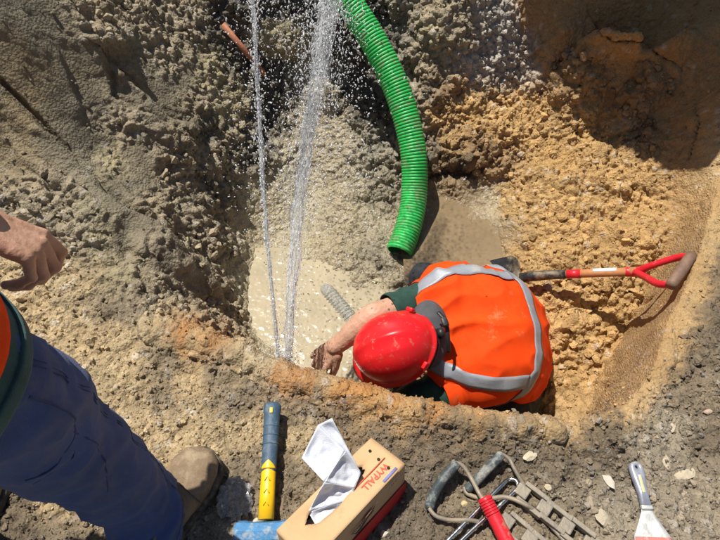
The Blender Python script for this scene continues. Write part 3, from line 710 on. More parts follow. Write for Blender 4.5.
M_RUST = mat("rusty_iron", (.16, .06, .025), .85, color2=(.38, .15, .05), scale=25, bump=.8, bscale=90, dirt=(.42, .30, .17), dirt_scale=12, dirt_amt=.4)
M_TERRA = mat("rusty_thin_pipe", (.34, .115, .06), .65, color2=(.45, .18, .09), scale=30, bump=.3, dirt=(.36, .26, .16), dirt_amt=.25)
M_WOOD = mat("ash_wood", (.42, .17, .065), .5, color2=(.55, .25, .10), scale=18, bump=.2, dirt=(.32, .2, .1), dirt_amt=.25)
M_REDP = mat("red_paint", (.62, .018, .03), .38, var=.1, bump=.1, dirt=(.40, .22, .13), dirt_scale=25, dirt_amt=.18)
M_LABEL = mat("white_label", (.78, .78, .76), .5, var=.04, bump=0, dirt=(.5, .42, .3), dirt_amt=.15)
M_STEELB = mat("black_steel", (.035, .035, .038), .42, metal=.3, var=.3, bump=.2, dirt=(.34, .26, .16), dirt_amt=.42)
M_GRIP = mat("worn_dark_grip", (.20, .12, .08), .6, var=.3, bump=.3)
M_KRAFT = mat("kraft_cardboard", (.54, .34, .17), .8, color2=(.60, .39, .21), scale=12, bump=.12, bscale=200, dirt=(.42, .27, .14), dirt_scale=20, dirt_amt=.1)
M_CRED = mat("printed_red", (.55, .02, .02), .6, var=.06, bump=0)
M_INKR = mat("faded_red_ink", (.66, .10, .06), .7, var=.1, bump=0)
M_INKB = mat("blue_ink", (.22, .22, .48), .7, bump=0)
M_INKD = mat("dark_ink", (.10, .07, .09), .7, bump=0)
M_HOLE = mat("dark_hole", (.03, .02, .012), .9, bump=0)
M_TISS = mat("white_wipe", (.76, .78, .84), .95, var=.04, bump=.35, bscale=420, spec=.1)
M_HAMB = mat("blue_grey_rubber_grip", (.055, .10, .15), .55, var=.25, bump=.3, dirt=(.24, .24, .22), dirt_scale=30, dirt_amt=.3)
M_YEL = mat("yellow_plastic", (.85, .50, .01), .38, var=.05, bump=.1, dirt=(.45, .30, .08), dirt_scale=60, dirt_amt=.12)
M_BLUEP = mat("worn_blue_paint", (.07, .22, .42), .5, var=.25, bump=.4, dirt=(.45, .45, .42), dirt_scale=35, dirt_amt=.5)
M_CHROME = mat("chrome_rod", (.72, .71, .68), .18, metal=1, var=.05, bump=.05, dirt=(.40, .33, .24), dirt_scale=30, dirt_amt=.3)
M_RODM = mat("muddy_steel_rod", (.30, .26, .20), .6, metal=.4, var=.2, bump=.3, dirt=(.38, .30, .21), dirt_scale=20, dirt_amt=.7)
M_CHAIN = mat("muddy_chain", (.22, .19, .15), .6, metal=.3, color2=(.32, .28, .22), scale=40, bump=.4, dirt=(.38, .32, .23), dirt_scale=24, dirt_amt=.6)
M_SLEEVE = mat("rubber_sleeve", (.06, .075, .08), .5, var=.3, bump=.3, dirt=(.38, .36, .31), dirt_scale=30, dirt_amt=.5)
M_SCR = mat("scraper_steel", (.50, .50, .48), .42, metal=.35, color2=(.72, .72, .70), scale=30, bump=.3, dirt=(.72, .70, .64), dirt_scale=30, dirt_amt=.65)
M_SCH = mat("scraper_handle", (.18, .19, .24), .35, metal=.2, color2=(.42, .44, .50), scale=16, bump=.2, dirt=(.55, .53, .45), dirt_scale=25, dirt_amt=.3)
M_PINK = mat("faded_red_print", (.60, .17, .15), .6, var=.15, bump=0, dirt=(.62, .55, .48), dirt_scale=60, dirt_amt=.35)
M_PLAST = mat("clear_plastic", (.82, .86, .88), .06, var=.02, bump=0, trans=.8, ior=1.3, spec=.8)
M_FILM = mat("crumpled_clear_film", (.80, .80, .80), .05, var=.05, bump=.2, bscale=60, trans=.75, ior=1.3, spec=1, dirt=(.30, .24, .16), dirt_scale=28, dirt_amt=.5)

# ------------------------------------------------------------------ hands
def hand(wr, fwd, nrm, thumb_sign, curls, sc=1.0, spread=.06, thumb=(.5, .35, .3), wrist_r=.027):
    """builders for one hand joined at the wrist; curls = (mcp, pip, dip) per finger in radians"""
    fwd = Vector(fwd).normalized(); nrm = Vector(nrm); nrm = (nrm-fwd*nrm.dot(fwd)).normalized()
    sd = fwd.cross(nrm)*thumb_sign       # towards the thumb
    wr = Vector(wr); out = []
    lat = (.031, .0105, -.0105, -.0305); ml = (.090, .092, .087, .079)
    ph = ((.043, .027, .021), (.047, .031, .022), (.044, .029, .021), (.034, .022, .019)); rd = (.0100, .0102, .0097, .0085)
    for k in range(4):
        kn = wr+fwd*ml[k]*sc+sd*lat[k]*sc
        w0 = wr+sd*lat[k]*.55*sc+fwd*.01*sc
        out.append(limb([w0-nrm*.004*sc, (w0+kn)/2-nrm*.005*sc, kn-nrm*.002*sc], [.0165*sc, .0155*sc, .0125*sc], 12))
        d = (fwd+sd*(1.5-k)*spread).normalized(); ax = sd
        p = kn.copy(); pts = [p.copy()]; ang = 0
        r0 = rd[k]*sc; rad = [r0*1.15]
        for L_, c_, rr in zip(ph[k], curls[k], (1.0, .93, .82)):
            ang += c_
            dd = (d*math.cos(ang)-nrm*math.sin(ang)).normalized()
            p = p+dd*L_*sc; pts.append(p.copy()); rad.append(r0*rr)
        out.append(limb(pts, rad, 12))
        for j in (1, 2): out.append(ball(pts[j], AX, (rad[j]*1.06,)*3))
    # thumb leaves the side of the palm near its base
    b = wr+fwd*.022*sc+sd*.024*sc-nrm*.006*sc
    td = (fwd*math.cos(thumb[0]*1.2)+sd*math.sin(thumb[0]*1.2)*.9-nrm*.35).normalized()
    p1 = b+td*.045*sc
    t2 = (td*math.cos(thumb[1])+(fwd*.8-sd*.5-nrm*.5).normalized()*math.sin(thumb[1])).normalized(); p2 = p1+t2*.033*sc
    t3 = (t2*math.cos(thumb[2])+(fwd*.5-sd*.8-nrm*.5).normalized()*math.sin(thumb[2])).normalized(); p3 = p2+t3*.026*sc
    out.append(limb([b-fwd*.01*sc, p1, p2, p3], [.018*sc, .0135*sc, .0118*sc, .0098*sc], 12))
    return out
def boot(parent, heel, toe, m_leath=M_LEATH, sc=1.0, tilt_up=None):
    """ankle boot: sole and upper as lofts from heel to toe, returns ankle point"""
    heel = Vector(heel); toe = Vector(toe); F_ = (toe-heel); L_ = F_.length; F_.normalize()
    U_ = Vector((0, 0, 1)) if tilt_up is None else Vector(tilt_up); U_ = (U_-F_*U_.dot(F_)).normalized(); S_ = F_.cross(U_)
    prof = [(0, .026, .030), (.06, .034, .055), (.18, .037, .085), (.32, .036, .098), (.45, .040, .080), (.58, .047, .062), (.72, .053, .055), (.85, .050, .052), (.94, .040, .045), (1.0, .016, .026)]
    V = []; Fc = []; seg = 20
    n = 34
    for i in range(n):
        x = i/(n-1); k = max(j for j in range(len(prof)) if prof[j][0] <= x+1e-9); k = min(k, len(prof)-2)
        f = (x-prof[k][0])/(prof[k+1][0]-prof[k][0]); f2 = f
        hw = prof[k][1]*(1-f2)+prof[k+1][1]*f2; ht = prof[k][2]*(1-f2)+prof[k+1][2]*f2
        for j in range(seg):
            a = 2*math.pi*j/seg; c_, s_ = math.cos(a), math.sin(a)
            cs = math.copysign(abs(c_)**.8, c_); ss = math.copysign(abs(s_)**.85, s_)
            w_ = nz((x*3, c_, s_), 1.6, 3)*.004+.002*nz((x*9, c_*2, s_*2), 1.4, 5) + .0018*math.sin(x*60)*(.40 < x < .62)*(s_ > 0)
            V.append(heel+F_*(x*L_)+S_*(hw*cs*sc)+U_*((.012+ht/2+ht/2*ss+w_)*sc))
    for i in range(n-1):
        for j in range(seg): Fc.append((i*seg+j, i*seg+(j+1) % seg, (i+1)*seg+(j+1) % seg, (i+1)*seg+j))
    Fc.append(tuple(range(seg))[::-1]); Fc.append(tuple((n-1)*seg+j for j in range(seg)))
    up = mesh_obj("boot", V, Fc, m_leath, parent)
    # sole
    V = []; Fc = []; m_ = 40
    for zz, gr in ((-.006, .0), (.004, .004), (.020, .005), (.024, .001)):
        for j in range(m_):
            a = 2*math.pi*j/m_; x = .5-.5*math.cos(a); sgn = math.sin(a)
            hw = np.interp(x, [0, .06, .18, .32, .45, .58, .72, .85, .94, 1.0], [.014, .032, .038, .036, .038, .046, .053, .050, .036, .006])
            V.append(heel+F_*((x-.5)*(L_+.014)+.5*L_)+S_*(math.copysign(hw+gr, sgn)*sc*min(1, abs(sgn)*6))+U_*zz*sc)
    for k in range(3):
        for j in range(m_): Fc.append((k*m_+j, k*m_+(j+1) % m_, (k+1)*m_+(j+1) % m_, (k+1)*m_+j))
    Fc.append(tuple(range(m_))[::-1]); Fc.append(tuple(3*m_+j for j in range(m_)))
    so_ = mesh_obj("sole", V, Fc, M_SOLE, None); so_.parent = up
    # shaft
    an = heel+F_*(L_*.24)+U_*.085*sc
    sh = bm_obj("ankle_cuff", tube([an-U_*.03, an, an+U_*.04-F_*.002, an+U_*.06-F_*.002], [.041, .041, .041, .042], 22, False), m_leath); sh.parent = up
    sh.modifiers.new("t", 'SOLIDIFY').thickness = .004
    # stitched toe seam and heel counter
    for x_, w_ in ((.66, .86), (.20, .95)):
        hh = np.interp(x_, [q_[0] for q_ in prof], [q_[2] for q_ in prof]); ww = np.interp(x_, [q_[0] for q_ in prof], [q_[1] for q_ in prof])
        pts = [heel+F_*((x_-(.05 if x_ > .5 else 0)*abs(math.cos(a_)))*L_)+S_*(ww*math.copysign(abs(math.cos(a_))**.8, math.cos(a_))*sc*1.01)+U_*((.012+hh/2+hh/2*abs(math.sin(a_))**.85)*sc*1.01) for a_ in [PI*k_/20 for k_ in range(1, 20)]]
        l = bm_obj("seam", tube(pts, .0011, 5), M_SOLE); l.parent = up
    # tongue and laces
    for k in range(5):
        x = .47+.045*k; y0 = heel+F_*(x*L_)
        htop = np.interp(x, [.32, .45, .58, .7], [.098, .080, .062, .056])+.012
        w0 = .026
        pts = [y0+S_*(-w0)+U_*(htop-.014), y0+S_*(-.012)+U_*(htop+.001), y0+F_*.006+U_*(htop+.005), y0+F_*.010+S_*.012+U_*(htop+.001), y0+F_*.012+S_*w0+U_*(htop-.014)]
        l = bm_obj("lace", tube(smooth_path(pts, 12), .0022, 6), M_LACE); l.parent = up
    kx = heel+F_*(.50*L_)+U_*.088
    for sgn in (-1, 1):
        pts = [kx, kx+S_*.016*sgn+U_*.006+F_*.006, kx+S_*.030*sgn-U_*.004+F_*.016, kx+S_*.016*sgn-U_*.004+F_*.020, kx+F_*.004]
        l = bm_obj("lace", tube(smooth_path(pts, 20), .0020, 6), M_LACE); l.parent = up
    return an

# ================================================================== THE WORKER IN THE PIT
wk = empty("person", (.45, .88, -.74)); tag(wk, "person in orange hi-vis vest and red helmet crouching in the pit, reaching for the leak", "person")
def back_folds(u, v, p):
    d = .006*math.exp(-((u-.48)/.2)**2)+.008*nz(p, 7, 2)+.007*abs(nz((p.x*9+p.y*6, p.y*4, p.z*4), 1.6, 5))
    q = (p.x*1.0-p.y*.35)
    d += .0035*math.sin(q*95+6*nz(p, 5, 9))*max(0, nz(p, 4, 11)+.15)
    r_ = 1-abs(nz((p.x*5+p.y*2.5, p.y*10-p.x*4, p.z*5), 1.1, 41)); d += .030*max(0, r_-.5)**1.5*2.2*(.35+max(0, nz(p, 3, 43)+.3))
    r_ = 1-abs(nz((p.x*11, p.y*5+p.x*5, p.z*8), 1.3, 47)); d += .016*max(0, r_-.6)**1.5*3*max(0, nz(p, 4, 49)+.35)
    return d
WS = [((.185, .885, -.165), .115, .062), ((.225, .890, -.165), .165, .080), ((.285, .898, -.178), .208, .104), ((.38, .905, -.205), .222, .128), ((.46, .925, -.245), .210, .140),
      ((.512, .945, -.32), .182, .140), ((.540, .955, -.43), .165, .142), ((.54, .95, -.54), .155, .145)]
WW = (0.03, .94, .27)
shirt = Loft([(a, b-.008, c-.008) for a, b, c in WS], WW, 2.2)
vest = Loft(WS, WW, 2.25, back_folds)
PI = math.pi
body_parts = []
# torso core, neck, head
body_parts += [limb([Vector(a)-Vector((0, 0, .01)) for a, _, _ in WS[1:]], [.07, .09, .105, .115, .12, .125, .125], 20), ball((.35, .895, -.20), (WW, (1, 0, 0), (0, 0, 1)), (.17, .10, .08))]
HC = Vector((.118, .782, -.112))           # head centre
NB = Vector((.25, .885, -.165))
GAZE = Vector((-.72, -.05, -.52)).normalized()
HU = Vector((-.52, -.26, .82)); HU = (HU-GAZE*HU.dot(GAZE)).normalized(); HS = GAZE.cross(HU)
body_parts += [limb([NB, HC-HU*.05-GAZE*.02], [.058, .055], 16), ball(HC, (GAZE, HS, HU), (.098, .076, .115)), ball(HC+GAZE*.03-HU*.055, (GAZE, HS, HU), (.07, .058, .06)),
               limb([HC+GAZE*.092-HU*.0, HC+GAZE*.112-HU*.028], [.009, .015], 8), ball(HC+GAZE*.095-HU*.066, (GAZE, HS, HU), (.012, .026, .008)),
               ball(HC+HS*.076-HU*.01, (GAZE, HS, HU), (.018, .008, .030)), ball(HC-HS*.076-HU*.01, (GAZE, HS, HU), (.018, .008, .030))]
# right arm (far side), reaching to the pipe
SHR = Vector((.285, 1.03, -.155)); ELR = P(374, 316, 1.665); WRR = P(335, 347, 1.70)
HFW = P(306, 374, 1.76)-WRR
body_parts += [limb([SHR, (SHR+ELR)/2, ELR], [.050, .046, .043], 16), limb([ELR, ELR*.68+WRR*.32+Vector((0, 0, .004)), ELR*.3+WRR*.7, WRR], [.043, .044, .033, .0275], 16, 12)]
body_parts += hand(WRR, HFW, (-.15, -.35, .92), -1, [(.70, .6, .3), (.62, .75, .35), (.58, .8, .35), (.6, .75, .35)], 1.0, spread=.12, thumb=(.5, .45, .4))
# left arm (near side), mostly under the helmet
SHL = Vector((.30, .74, -.24)); ELL = Vector((.13, .665, -.25)); WRL = Vector((.02, .70, -.335))
body_parts += [limb([SHL, ELL], [.06, .045], 14), limb([ELL, (ELL+WRL)/2, WRL], [.044, .040, .028], 14)]
body_parts += hand(WRL, (-.7, .35, -.35), (0, -.3, .9), 1, [(.6, .8, .5)]*4, .98)
blob("body", body_parts, .0030, M_SKIN, wk, 4, skin_disp(.0008))
# facial details
for sgn in (-1, 1):
    e_ = bm_obj("eye", tube([HC+GAZE*.086+HS*.030*sgn-HU*.0, HC+GAZE*.094+HS*.030*sgn], [.010, .004], 12), mat("eye", (.7, .68, .65), .2, bump=0), wk)
hb = bmesh.new(); ball(HC-GAZE*.012+HU*.0, (GAZE, HS, HU), (.094, .081, .110))(hb); ball(HC-GAZE*.045-HU*.03, (GAZE, HS, HU), (.055, .07, .06))(hb)
bm_obj("hair", hb, M_HAIR, wk)
# shirt, sleeves
shirt.patch("shirt", M_GREEN, wk, .03, 1.0, 0, 2*PI, 40, 48, 0, .003, True)
def sleeve(name, m, parent, pts, rad, seed, amp=.005, n=26, seg=28, ring=True):
    pa, ra = smooth_path(pts, n, rad); fr = frames(pa); V = []; Fc = []
    for i, (p, r, (t, u, v)) in enumerate(zip(pa, ra, fr)):
        for j in range(seg):
            a = 2*PI*j/seg; d = u*math.cos(a)+v*math.sin(a); q = p+d*r
            rr = r+amp*nz(q, 14, seed)+amp*.8*math.sin(i*1.1+3*nz(q, 9, seed+1)+a)*(.3+abs(nz(q, 6, seed+2)))
            V.append(p+d*rr)
    for i in range(n-1):
        for j in range(seg): Fc.append((i*seg+j, i*seg+(j+1) % seg, (i+1)*seg+(j+1) % seg, (i+1)*seg+j))
    o = mesh_obj(name, V, Fc, m, parent); md = o.modifiers.new("t", 'SOLIDIFY'); md.thickness = .003; md.offset = 0
    return o
def mixv(a, b, f): return a*(1-f)+b*f
sleeve("sleeve", M_GREEN, wk, [mixv(SHR, ELR, -.1), mixv(SHR, ELR, .35), mixv(SHR, ELR, .80)], [.072, .062, .056], 3)
sleeve("sleeve", M_GREEN, wk, [SHL, mixv(SHL, ELL, .5), mixv(SHL, ELL, 1.0), mixv(ELL, WRL, .2)], [.068, .060, .054, .050], 5)
# vest
def shoulder_hem(u, v): return u, v
vo = vest.patch("vest", M_ORANGE, wk, .03, .90, -1.6, 1.62, 150, 170, .004, .003)
sleeve("vest_shoulder", M_ORANGE, wk, [mixv(SHR, ELR, -.25), mixv(SHR, ELR, .05), mixv(SHR, ELR, .34)], [.070, .078, .070], 8, .004)
sleeve("vest_shoulder", M_ORANGE, wk, [mixv(SHL, ELL, -.25), mixv(SHL, ELL, .05), mixv(SHL, ELL, .30)], [.072, .080, .074], 9, .004)
vest.strip("reflective_stripe", M_REFL, wk, [(.55, -1.55), (.56, -1.2), (.575, -.4), (.57, .4), (.555, 1.1), (.545, 1.58)], .048, .008, 60)
vest.strip("reflective_stripe", M_REFL, wk, [(.045, 1.05), (.13, .86), (.25, .80), (.36, .80), (.46, .80), (.54, .80)], .048, .0105, 40)
vest.strip("reflective_stripe", M_REFL, wk, [(.05, -.80), (.15, -.76), (.25, -.78), (.36, -.80), (.46, -.80), (.545, -.80)], .048, .0105, 40)
# collar behind the neck
cb = bmesh.new(); ball(P(429, 333, 1.595), ((1, .1, -.5), WW, (.4, 0, 1)), (.070, .102, .052))(cb)
co_ = bm_obj("collar", cb, M_GREYCL, wk)
cs_ = bm_obj("collar_strap", tube(smooth_path([P(438, 312, 1.535), P(446, 322, 1.52), P(448, 338, 1.515), P(449, 352, 1.53)], 16), .0065, 8, flat=.5), M_BLACK, wk)
cs_ = bm_obj("buckle", box_bm(P(445, 322, 1.505), ((1, .3, 0), (-.3, 1, .2), (0, 0, 1)), (.009, .013, .005), bevel=.002), M_BLACK, wk)
# trousers and boots
hipR = Vector((.54, 1.0, -.53)); kR = Vector((.240, 1.165, -.245)); aR = Vector((.33, 1.12, -.60))
hipL = Vector((.54, .79, -.55)); kL = Vector((.27, .72, -.655)); aL = Vector((.62, .73, -.70))
def leg(pts, rad): return limb(pts, rad, 18, 14)
blob("trousers", [leg([hipR, mixv(hipR, kR, .5), kR], [.10, .085, .064]), leg([kR, mixv(kR, aR, .5), aR], [.064, .062, .055]), leg([hipL, mixv(hipL, kL, .5), kL], [.10, .088, .068]), leg([kL, mixv(kL, aL, .5), aL], [.068, .062, .052]),
      ball((.56, .895, -.56), AX, (.13, .18, .12))], .006, M_DARKTR, wk, 4, lambda co: .006*fbm(co*18, 3))
boot(wk, (.37, 1.13, gz(.37, 1.13)+.01), (.16, 1.20, gz(.2, 1.18)+.0), M_BLACK)
boot(wk, (.68, .735, -.70), (.52, .73, -.735), M_BLACK)

# helmet
def helmet(parent, c, fw, up, m, hs_=.93):
    c = Vector(c); fw = Vector(fw).normalized(); up = Vector(up).normalized(); sd = fw.cross(up)
    V = []; Fc = []; nt_, na = 26, 64
    for i in range(nt_+1):
        th = i/nt_
        for j in range(na):
            a = 2*PI*j/na; ca_, sa_ = math.cos(a), math.sin(a)
            if th < .12:      # brim
                k = 1-th/.12; fl = .010+.038*max(0, ca_)**3
                r = 1; ex = fl*k; z = -.012*k-.012*k*max(0, ca_)
            else:
                ph = (th-.12)/.88*PI/2; r = math.cos(ph)**.86 if ph < PI/2-1e-6 else 0; ex = 0; z = .128*math.sin(ph)
                z += .006*math.exp(-(sa_*r*9)**2)*math.sin(min(ph*1.3, PI/2))          # crown ridge
                z += .0025*(math.exp(-((abs(sa_*r)-.42)*14)**2))*math.sin(ph)
            V.append(c+(fw*((.136*r+ex)*ca_)+sd*((.112*r+ex)*sa_)+up*z)*hs_)
    for i in range(nt_):
        for j in range(na): Fc.append((i*na+j, i*na+(j+1) % na, (i+1)*na+(j+1) % na, (i+1)*na+j))
    h = mesh_obj("helmet", V, Fc, m, parent); h.modifiers.new("t", 'SOLIDIFY').thickness = -.003
    for a in (2.25, -2.25):
        p = c+fw*(.137*math.cos(a))+sd*(.113*math.sin(a))+up*.010
        o_dir = (fw*math.cos(a)+sd*math.sin(a)).normalized()
        b = bm_obj("accessory_slot", box_bm(p, (o_dir, up.cross(o_dir), up), (.006, .011, .011), bevel=.003), m); b.parent = h
    st_ = []
    for k in range(15):
        a = PI-.95+1.9*k/14; st_.append(c+fw*(.122*math.cos(a))+sd*(.10*math.sin(a))-up*.034)
    s_ = bm_obj("headband", tube(st_, .010, 10, flat=1.0), M_BLACK); s_.parent = h
    p = c-fw*.135-up*.034
    k_ = bm_obj("ratchet_knob", tube([p, p-fw*.018], [.017, .015], 16), M_BLACK); k_.parent = h
    return h
helmet(wk, HC+HU*.030-GAZE*.004+Vector((0, .010, .004)), GAZE, HU, M_HELM)

# ================================================================== THE WORKER STANDING ON THE LEFT
ml = empty("person", (-.55, .2, 0)); tag(ml, "person in navy work trousers standing at the left, bare fist held over the pit", "person")
FB = P(-30, 216, .71)                           # wrist
EL = Vector((-.75, .40, .95)); SH = Vector((-.64, .18, 1.36))
HF = P(14, 236, .745)-FB
parts = [limb([SH, mixv(SH, EL, .5), EL], [.062, .052, .044], 16), limb([EL, mixv(EL, FB, .3), mixv(EL, FB, .7), FB], [.044, .047, .038, .031], 18, 14)]
parts += hand(FB, HF, (.35, .30, .86), -1, [(.45, .8, .45), (.7, 1.0, .5), (.85, 1.0, .5), (.9, .95, .5)], 1.0, spread=.17, thumb=(.55, .8, .7), wrist_r=.03)
HM = Vector((-.66, .20, 1.64)); GM = Vector((.45, .75, -.48)).normalized(); UM = (Vector((0, .3, 1))-GM*Vector((0, .3, 1)).dot(GM)).normalized(); SM = GM.cross(UM)
SHb = Vector((-.86, .02, 1.36)); ELb = Vector((-.98, .12, 1.08)); WRb = Vector((-.92, .34, .95))
parts += [limb([(-.72, .08, .95), (-.72, .09, 1.2), (-.74, .10, 1.38)], [.14, .15, .12], 20), limb([(-.72, .11, 1.38), HM-UM*.05], [.06, .056], 14), ball(HM, (GM, SM, UM), (.098, .078, .118)), ball(HM+GM*.03-UM*.06, (GM, SM, UM), (.07, .058, .06)),
          limb([HM+GM*.092, HM+GM*.113-UM*.028], [.009, .014], 8), ball(HM+GM*.095-UM*.066, (GM, SM, UM), (.012, .026, .008)), ball(HM+SM*.078-UM*.01, (GM, SM, UM), (.018, .008, .030)), ball(HM-SM*.078-UM*.01, (GM, SM, UM), (.018, .008, .030)),
          limb([(-.70, .12, 1.37), SH], [.07, .066], 14), limb([(-.78, .08, 1.37), SHb], [.07, .066], 14), limb([SHb, ELb], [.062, .045], 14), limb([ELb, mixv(ELb, WRb, .4), WRb], [.046, .042, .029], 14)]
parts += hand(WRb, (.2, .8, -.5), (-.6, .2, .5), 1, [(.3, .5, .3)]*4)
blob("body", parts, .0026, M_SKIN, ml, 4, skin_disp(.0007))
for sgn in (-1, 1):
    bm_obj("eye", tube([HM+GM*.086+SM*.030*sgn, HM+GM*.094+SM*.030*sgn], [.010, .004], 12), bpy.data.materials["eye"], ml)
hb = bmesh.new(); ball(HM-GM*.012+UM*.008, (GM, SM, UM), (.094, .082, .116))(hb); bm_obj("hair", hb, M_HAIR, ml)
def tr_folds(u, v, p):
    return .010*nz(p, 9, 21)+.012*max(0, 1-3.2*abs(nz((p.x*6+p.z*4, p.y*6, p.z*9-p.x*5), 1.2, 61)))*(.4+max(0, nz(p, 5, 63)))+.007*max(0, 1-4*abs(nz((p.x*12, p.y*12, p.z*16+p.x*9), 1.1, 67)))+.003*abs(nz((p.x*5, p.y*5, p.z*11), 1.5, 23))*2-.003+0.0018*math.sin(p.z*48+5*nz(p, 5, 25)+v)*max(0, .35+nz(p, 5, 27))
LS = [((-.505, .235, .93), .085, .09), ((-.485, .262, .80), .083, .088), ((-.470, .284, .66), .083, .088), ((-.472, .296, .49), .076, .080), ((-.462, .300, .30), .067, .072), ((-.452, .292, .20), .062, .069), ((-.449, .274, .15), .064, .074), ((-.447, .262, .115), .068, .082), ((-.446, .256, .095), .067, .084)]
legR = Loft(LS, (1, .25, 0), 2.1, tr_folds)
tro = legR.patch("trousers", M_NAVY, ml, 0, 1, 0, 2*PI, 110, 56, 0, .003, True)
LS2 = [((-.70, .20, .98), .095, .11), ((-.76, .22, .80), .09, .10), ((-.82, .23, .55), .082, .09), ((-.865, .22, .35), .075, .084), ((-.885, .20, .12), .075, .084)]
Loft(LS2, (1, .15, 0), 2.1, tr_folds).patch("trouser_leg", M_NAVY, ml, 0, 1, 0, 2*PI, 60, 40, 0, .003, True)
# side seam, pocket edge and hem stitching of the near trouser leg
def seam(uv, r=.0010, off=.0012, n=60, m=M_STITCH):
    pts = [legR.at(p.x, p.y, off) for p in smooth_path([Vector((a, b, 0)) for a, b in uv], n)]
    o = bm_obj("seam", tube(pts, r, 6), m); o.parent = tro; return o
SE = 1.15
seam([(.12, 1.55), (.4, 1.75), (.7, 1.75), (.95, 1.62)]); seam([(.12, 1.62), (.4, 1.82), (.7, 1.82), (.95, 1.69)], .0008)
seam([(.30, .1), (.31, .6), (.30, 1.15), (.24, 1.22), (.20, 1.2)], .0014)
seam([(.315, .1), (.325, .6), (.315, 1.15)], .0009)
seam([(.30, 1.1), (.36, 1.12), (.41, .8), (.44, .5)], .0012)
seam([(.925, .2), (.925, 1.0), (.925, 1.62)], .0012); seam([(.90, .9), (.94, .95), (.97, 1.0)], .001)
# boots
BH = Vector((-.462, .165, gz(-.462, .165)+.004)); BT = Vector((-.364, .432, gz(-.364, .432)+.010))
boot(ml, BH, BT, sc=1.1)
boot(ml, (-.90, .10, gz(-.90, .10)+.004), (-.86, .38, gz(-.86, .38)+.006))
# sweatshirt and vest
def sw_folds(u, v, p): return .010*nz(p, 8, 31)+.006*math.sin(p.z*60+4*nz(p, 6, 33))*max(0, nz(p, 4, 35)+.3)
SWS = [((-.69, .10, 1.44), .10, .08), ((-.70, .11, 1.38), .20, .12), ((-.69, .13, 1.2), .22, .14), ((-.645, .17, 1.0), .205, .145), ((-.608, .215, .86), .207, .168), ((-.601, .236, .78), .207, .176), ((-.596, .24, .72), .202, .168)]
SWL = Loft(SWS, (1, .35, 0), 2.2, sw_folds)
SWL.patch("sweatshirt", M_TEAL, ml, 0, 1, 0, 2*PI, 50, 60, 0, .005, True)
rb = SWL.patch("hem_rib", M_TEAL, ml, .93, 1.0, 0, 2*PI, 6, 60, .005, .005, True)
SWL.patch("vest", M_ORANGE, ml, .06, .88, 0, 2*PI, 60, 60, .006, .003, True)
SWL.strip("reflective_stripe", M_REFL, ml, [(.62, -3.1), (.62, -1.5), (.62, 0), (.62, 1.5), (.62, 3.1)], .05, .018, 80)
sleeve("sleeve", M_TEAL, ml, [mixv(SH, EL, -.12), mixv(SH, EL, .4), mixv(SH, EL, .85)], [.078, .066, .060], 13)
sleeve("sleeve", M_TEAL, ml, [mixv(SHb, ELb, -.12), mixv(SHb, ELb, .5), ELb, mixv(ELb, WRb, .5)], [.078, .064, .058, .050], 15)
helmet(ml, HM+UM*.030, GM, UM, mat("white_helmet_plastic", (.75, .75, .72), .3, bump=0))
# pale ring on the finger
# ================================================================== GREEN HOSE
def corrugated(name, pts, r, pitch, amp, m, parent=None, seg=28, open_end=True):
    L_ = 0; pa = smooth_path(pts, 400)
    cum = [0]
    for a, b in zip(pa[:-1], pa[1:]): cum.append(cum[-1]+(b-a).length)
    nst = int(cum[-1]/pitch*6); P_, R_ = [], []
    xs = np.linspace(0, cum[-1], nst); A = np.array([p[:] for p in pa])
    for x in xs:
        P_.append(Vector([np.interp(x, cum, A[:, k]) for k in range(3)]))
        ph = x/pitch*2*PI; R_.append(r-amp+amp*2*max(0, .5+.5*math.cos(ph))**.6)
    bm = tube(P_, R_, seg, False)
    o = bm_obj(name, bm, m, parent); md = o.modifiers.new("t", 'SOLIDIFY'); md.thickness = -.004
    return o
HP = [P(215, -150, 2.0), P(290, -75, 2.06), P(341, -8, 2.10), P(374, 42, 2.14), P(399, 95, 2.18), P(413, 150, 2.22), P(414, 195, 2.25), P(408, 228, 2.23), P(399, 252, 2.20)]
hs = corrugated("corrugated_hose", HP, .0495, .0130, .0036, M_HOSE)
tag(hs, "bright green ribbed suction hose hanging down into the puddle", "hose")

# ================================================================== SHOVEL
sv = empty("shovel", P(600, 273, 1.9)); tag(sv, "digging shovel with wooden shaft and red forked handle, resting behind the crouching worker", "shovel")
A0, A1 = P(522, 276, 2.04), P(634, 271.5, 1.84)
AD = (A1-A0).normalized(); AN = Vector((0, 0, 1)); AN = (AN-AD*AN.dot(AD)).normalized(); AS = AD.cross(AN)
def axp(f, o=0, s_=0): return A0+(A1-A0)*f+AN*o+AS*s_
bm_obj("socket", tube([axp(-.02, -.01), axp(.10, -.004), axp(.25), axp(.42)], [.019, .020, .0185, .0172], 18), M_STEELB, sv)
bm_obj("shaft", tube([axp(.40), axp(.7), axp(1.02)], .0158, 18), M_WOOD, sv)
bm_obj("red_collar", tube([axp(.425), axp(.55)], .0167, 18), M_REDP, sv)
bm = bmesh.new(); V = []; Fc = []
for i in range(8):
    for k in range(9):
        a = -.2+2.2*k/8; V.append(axp(.66+.20*i/7)+(AN*math.cos(a-.2)-AS*math.sin(a-.2)*-1*-1)*.0164)
for i in range(7):
    for k in range(8): a = i*9+k; Fc.append((a, a+1, a+10, a+9))
mesh_obj("label", V, Fc, M_LABEL, sv).modifiers.new("t", 'SOLIDIFY').thickness = .0004
G0, G1 = P(691, 256, 1.68), P(671, 285, 1.63)
YS = axp(.98)
bm = tube(smooth_path([axp(.93), axp(1.03), mixv(YS, G0, .35)+AN*.004, mixv(YS, G0, .75)+(G0-G1)*.09, G0+(G0-G1)*-.04], 24), list(np.interp(np.linspace(0, 1, 24), [0, .2, .5, 1], [.0176, .0175, .0115, .0125])), 14)
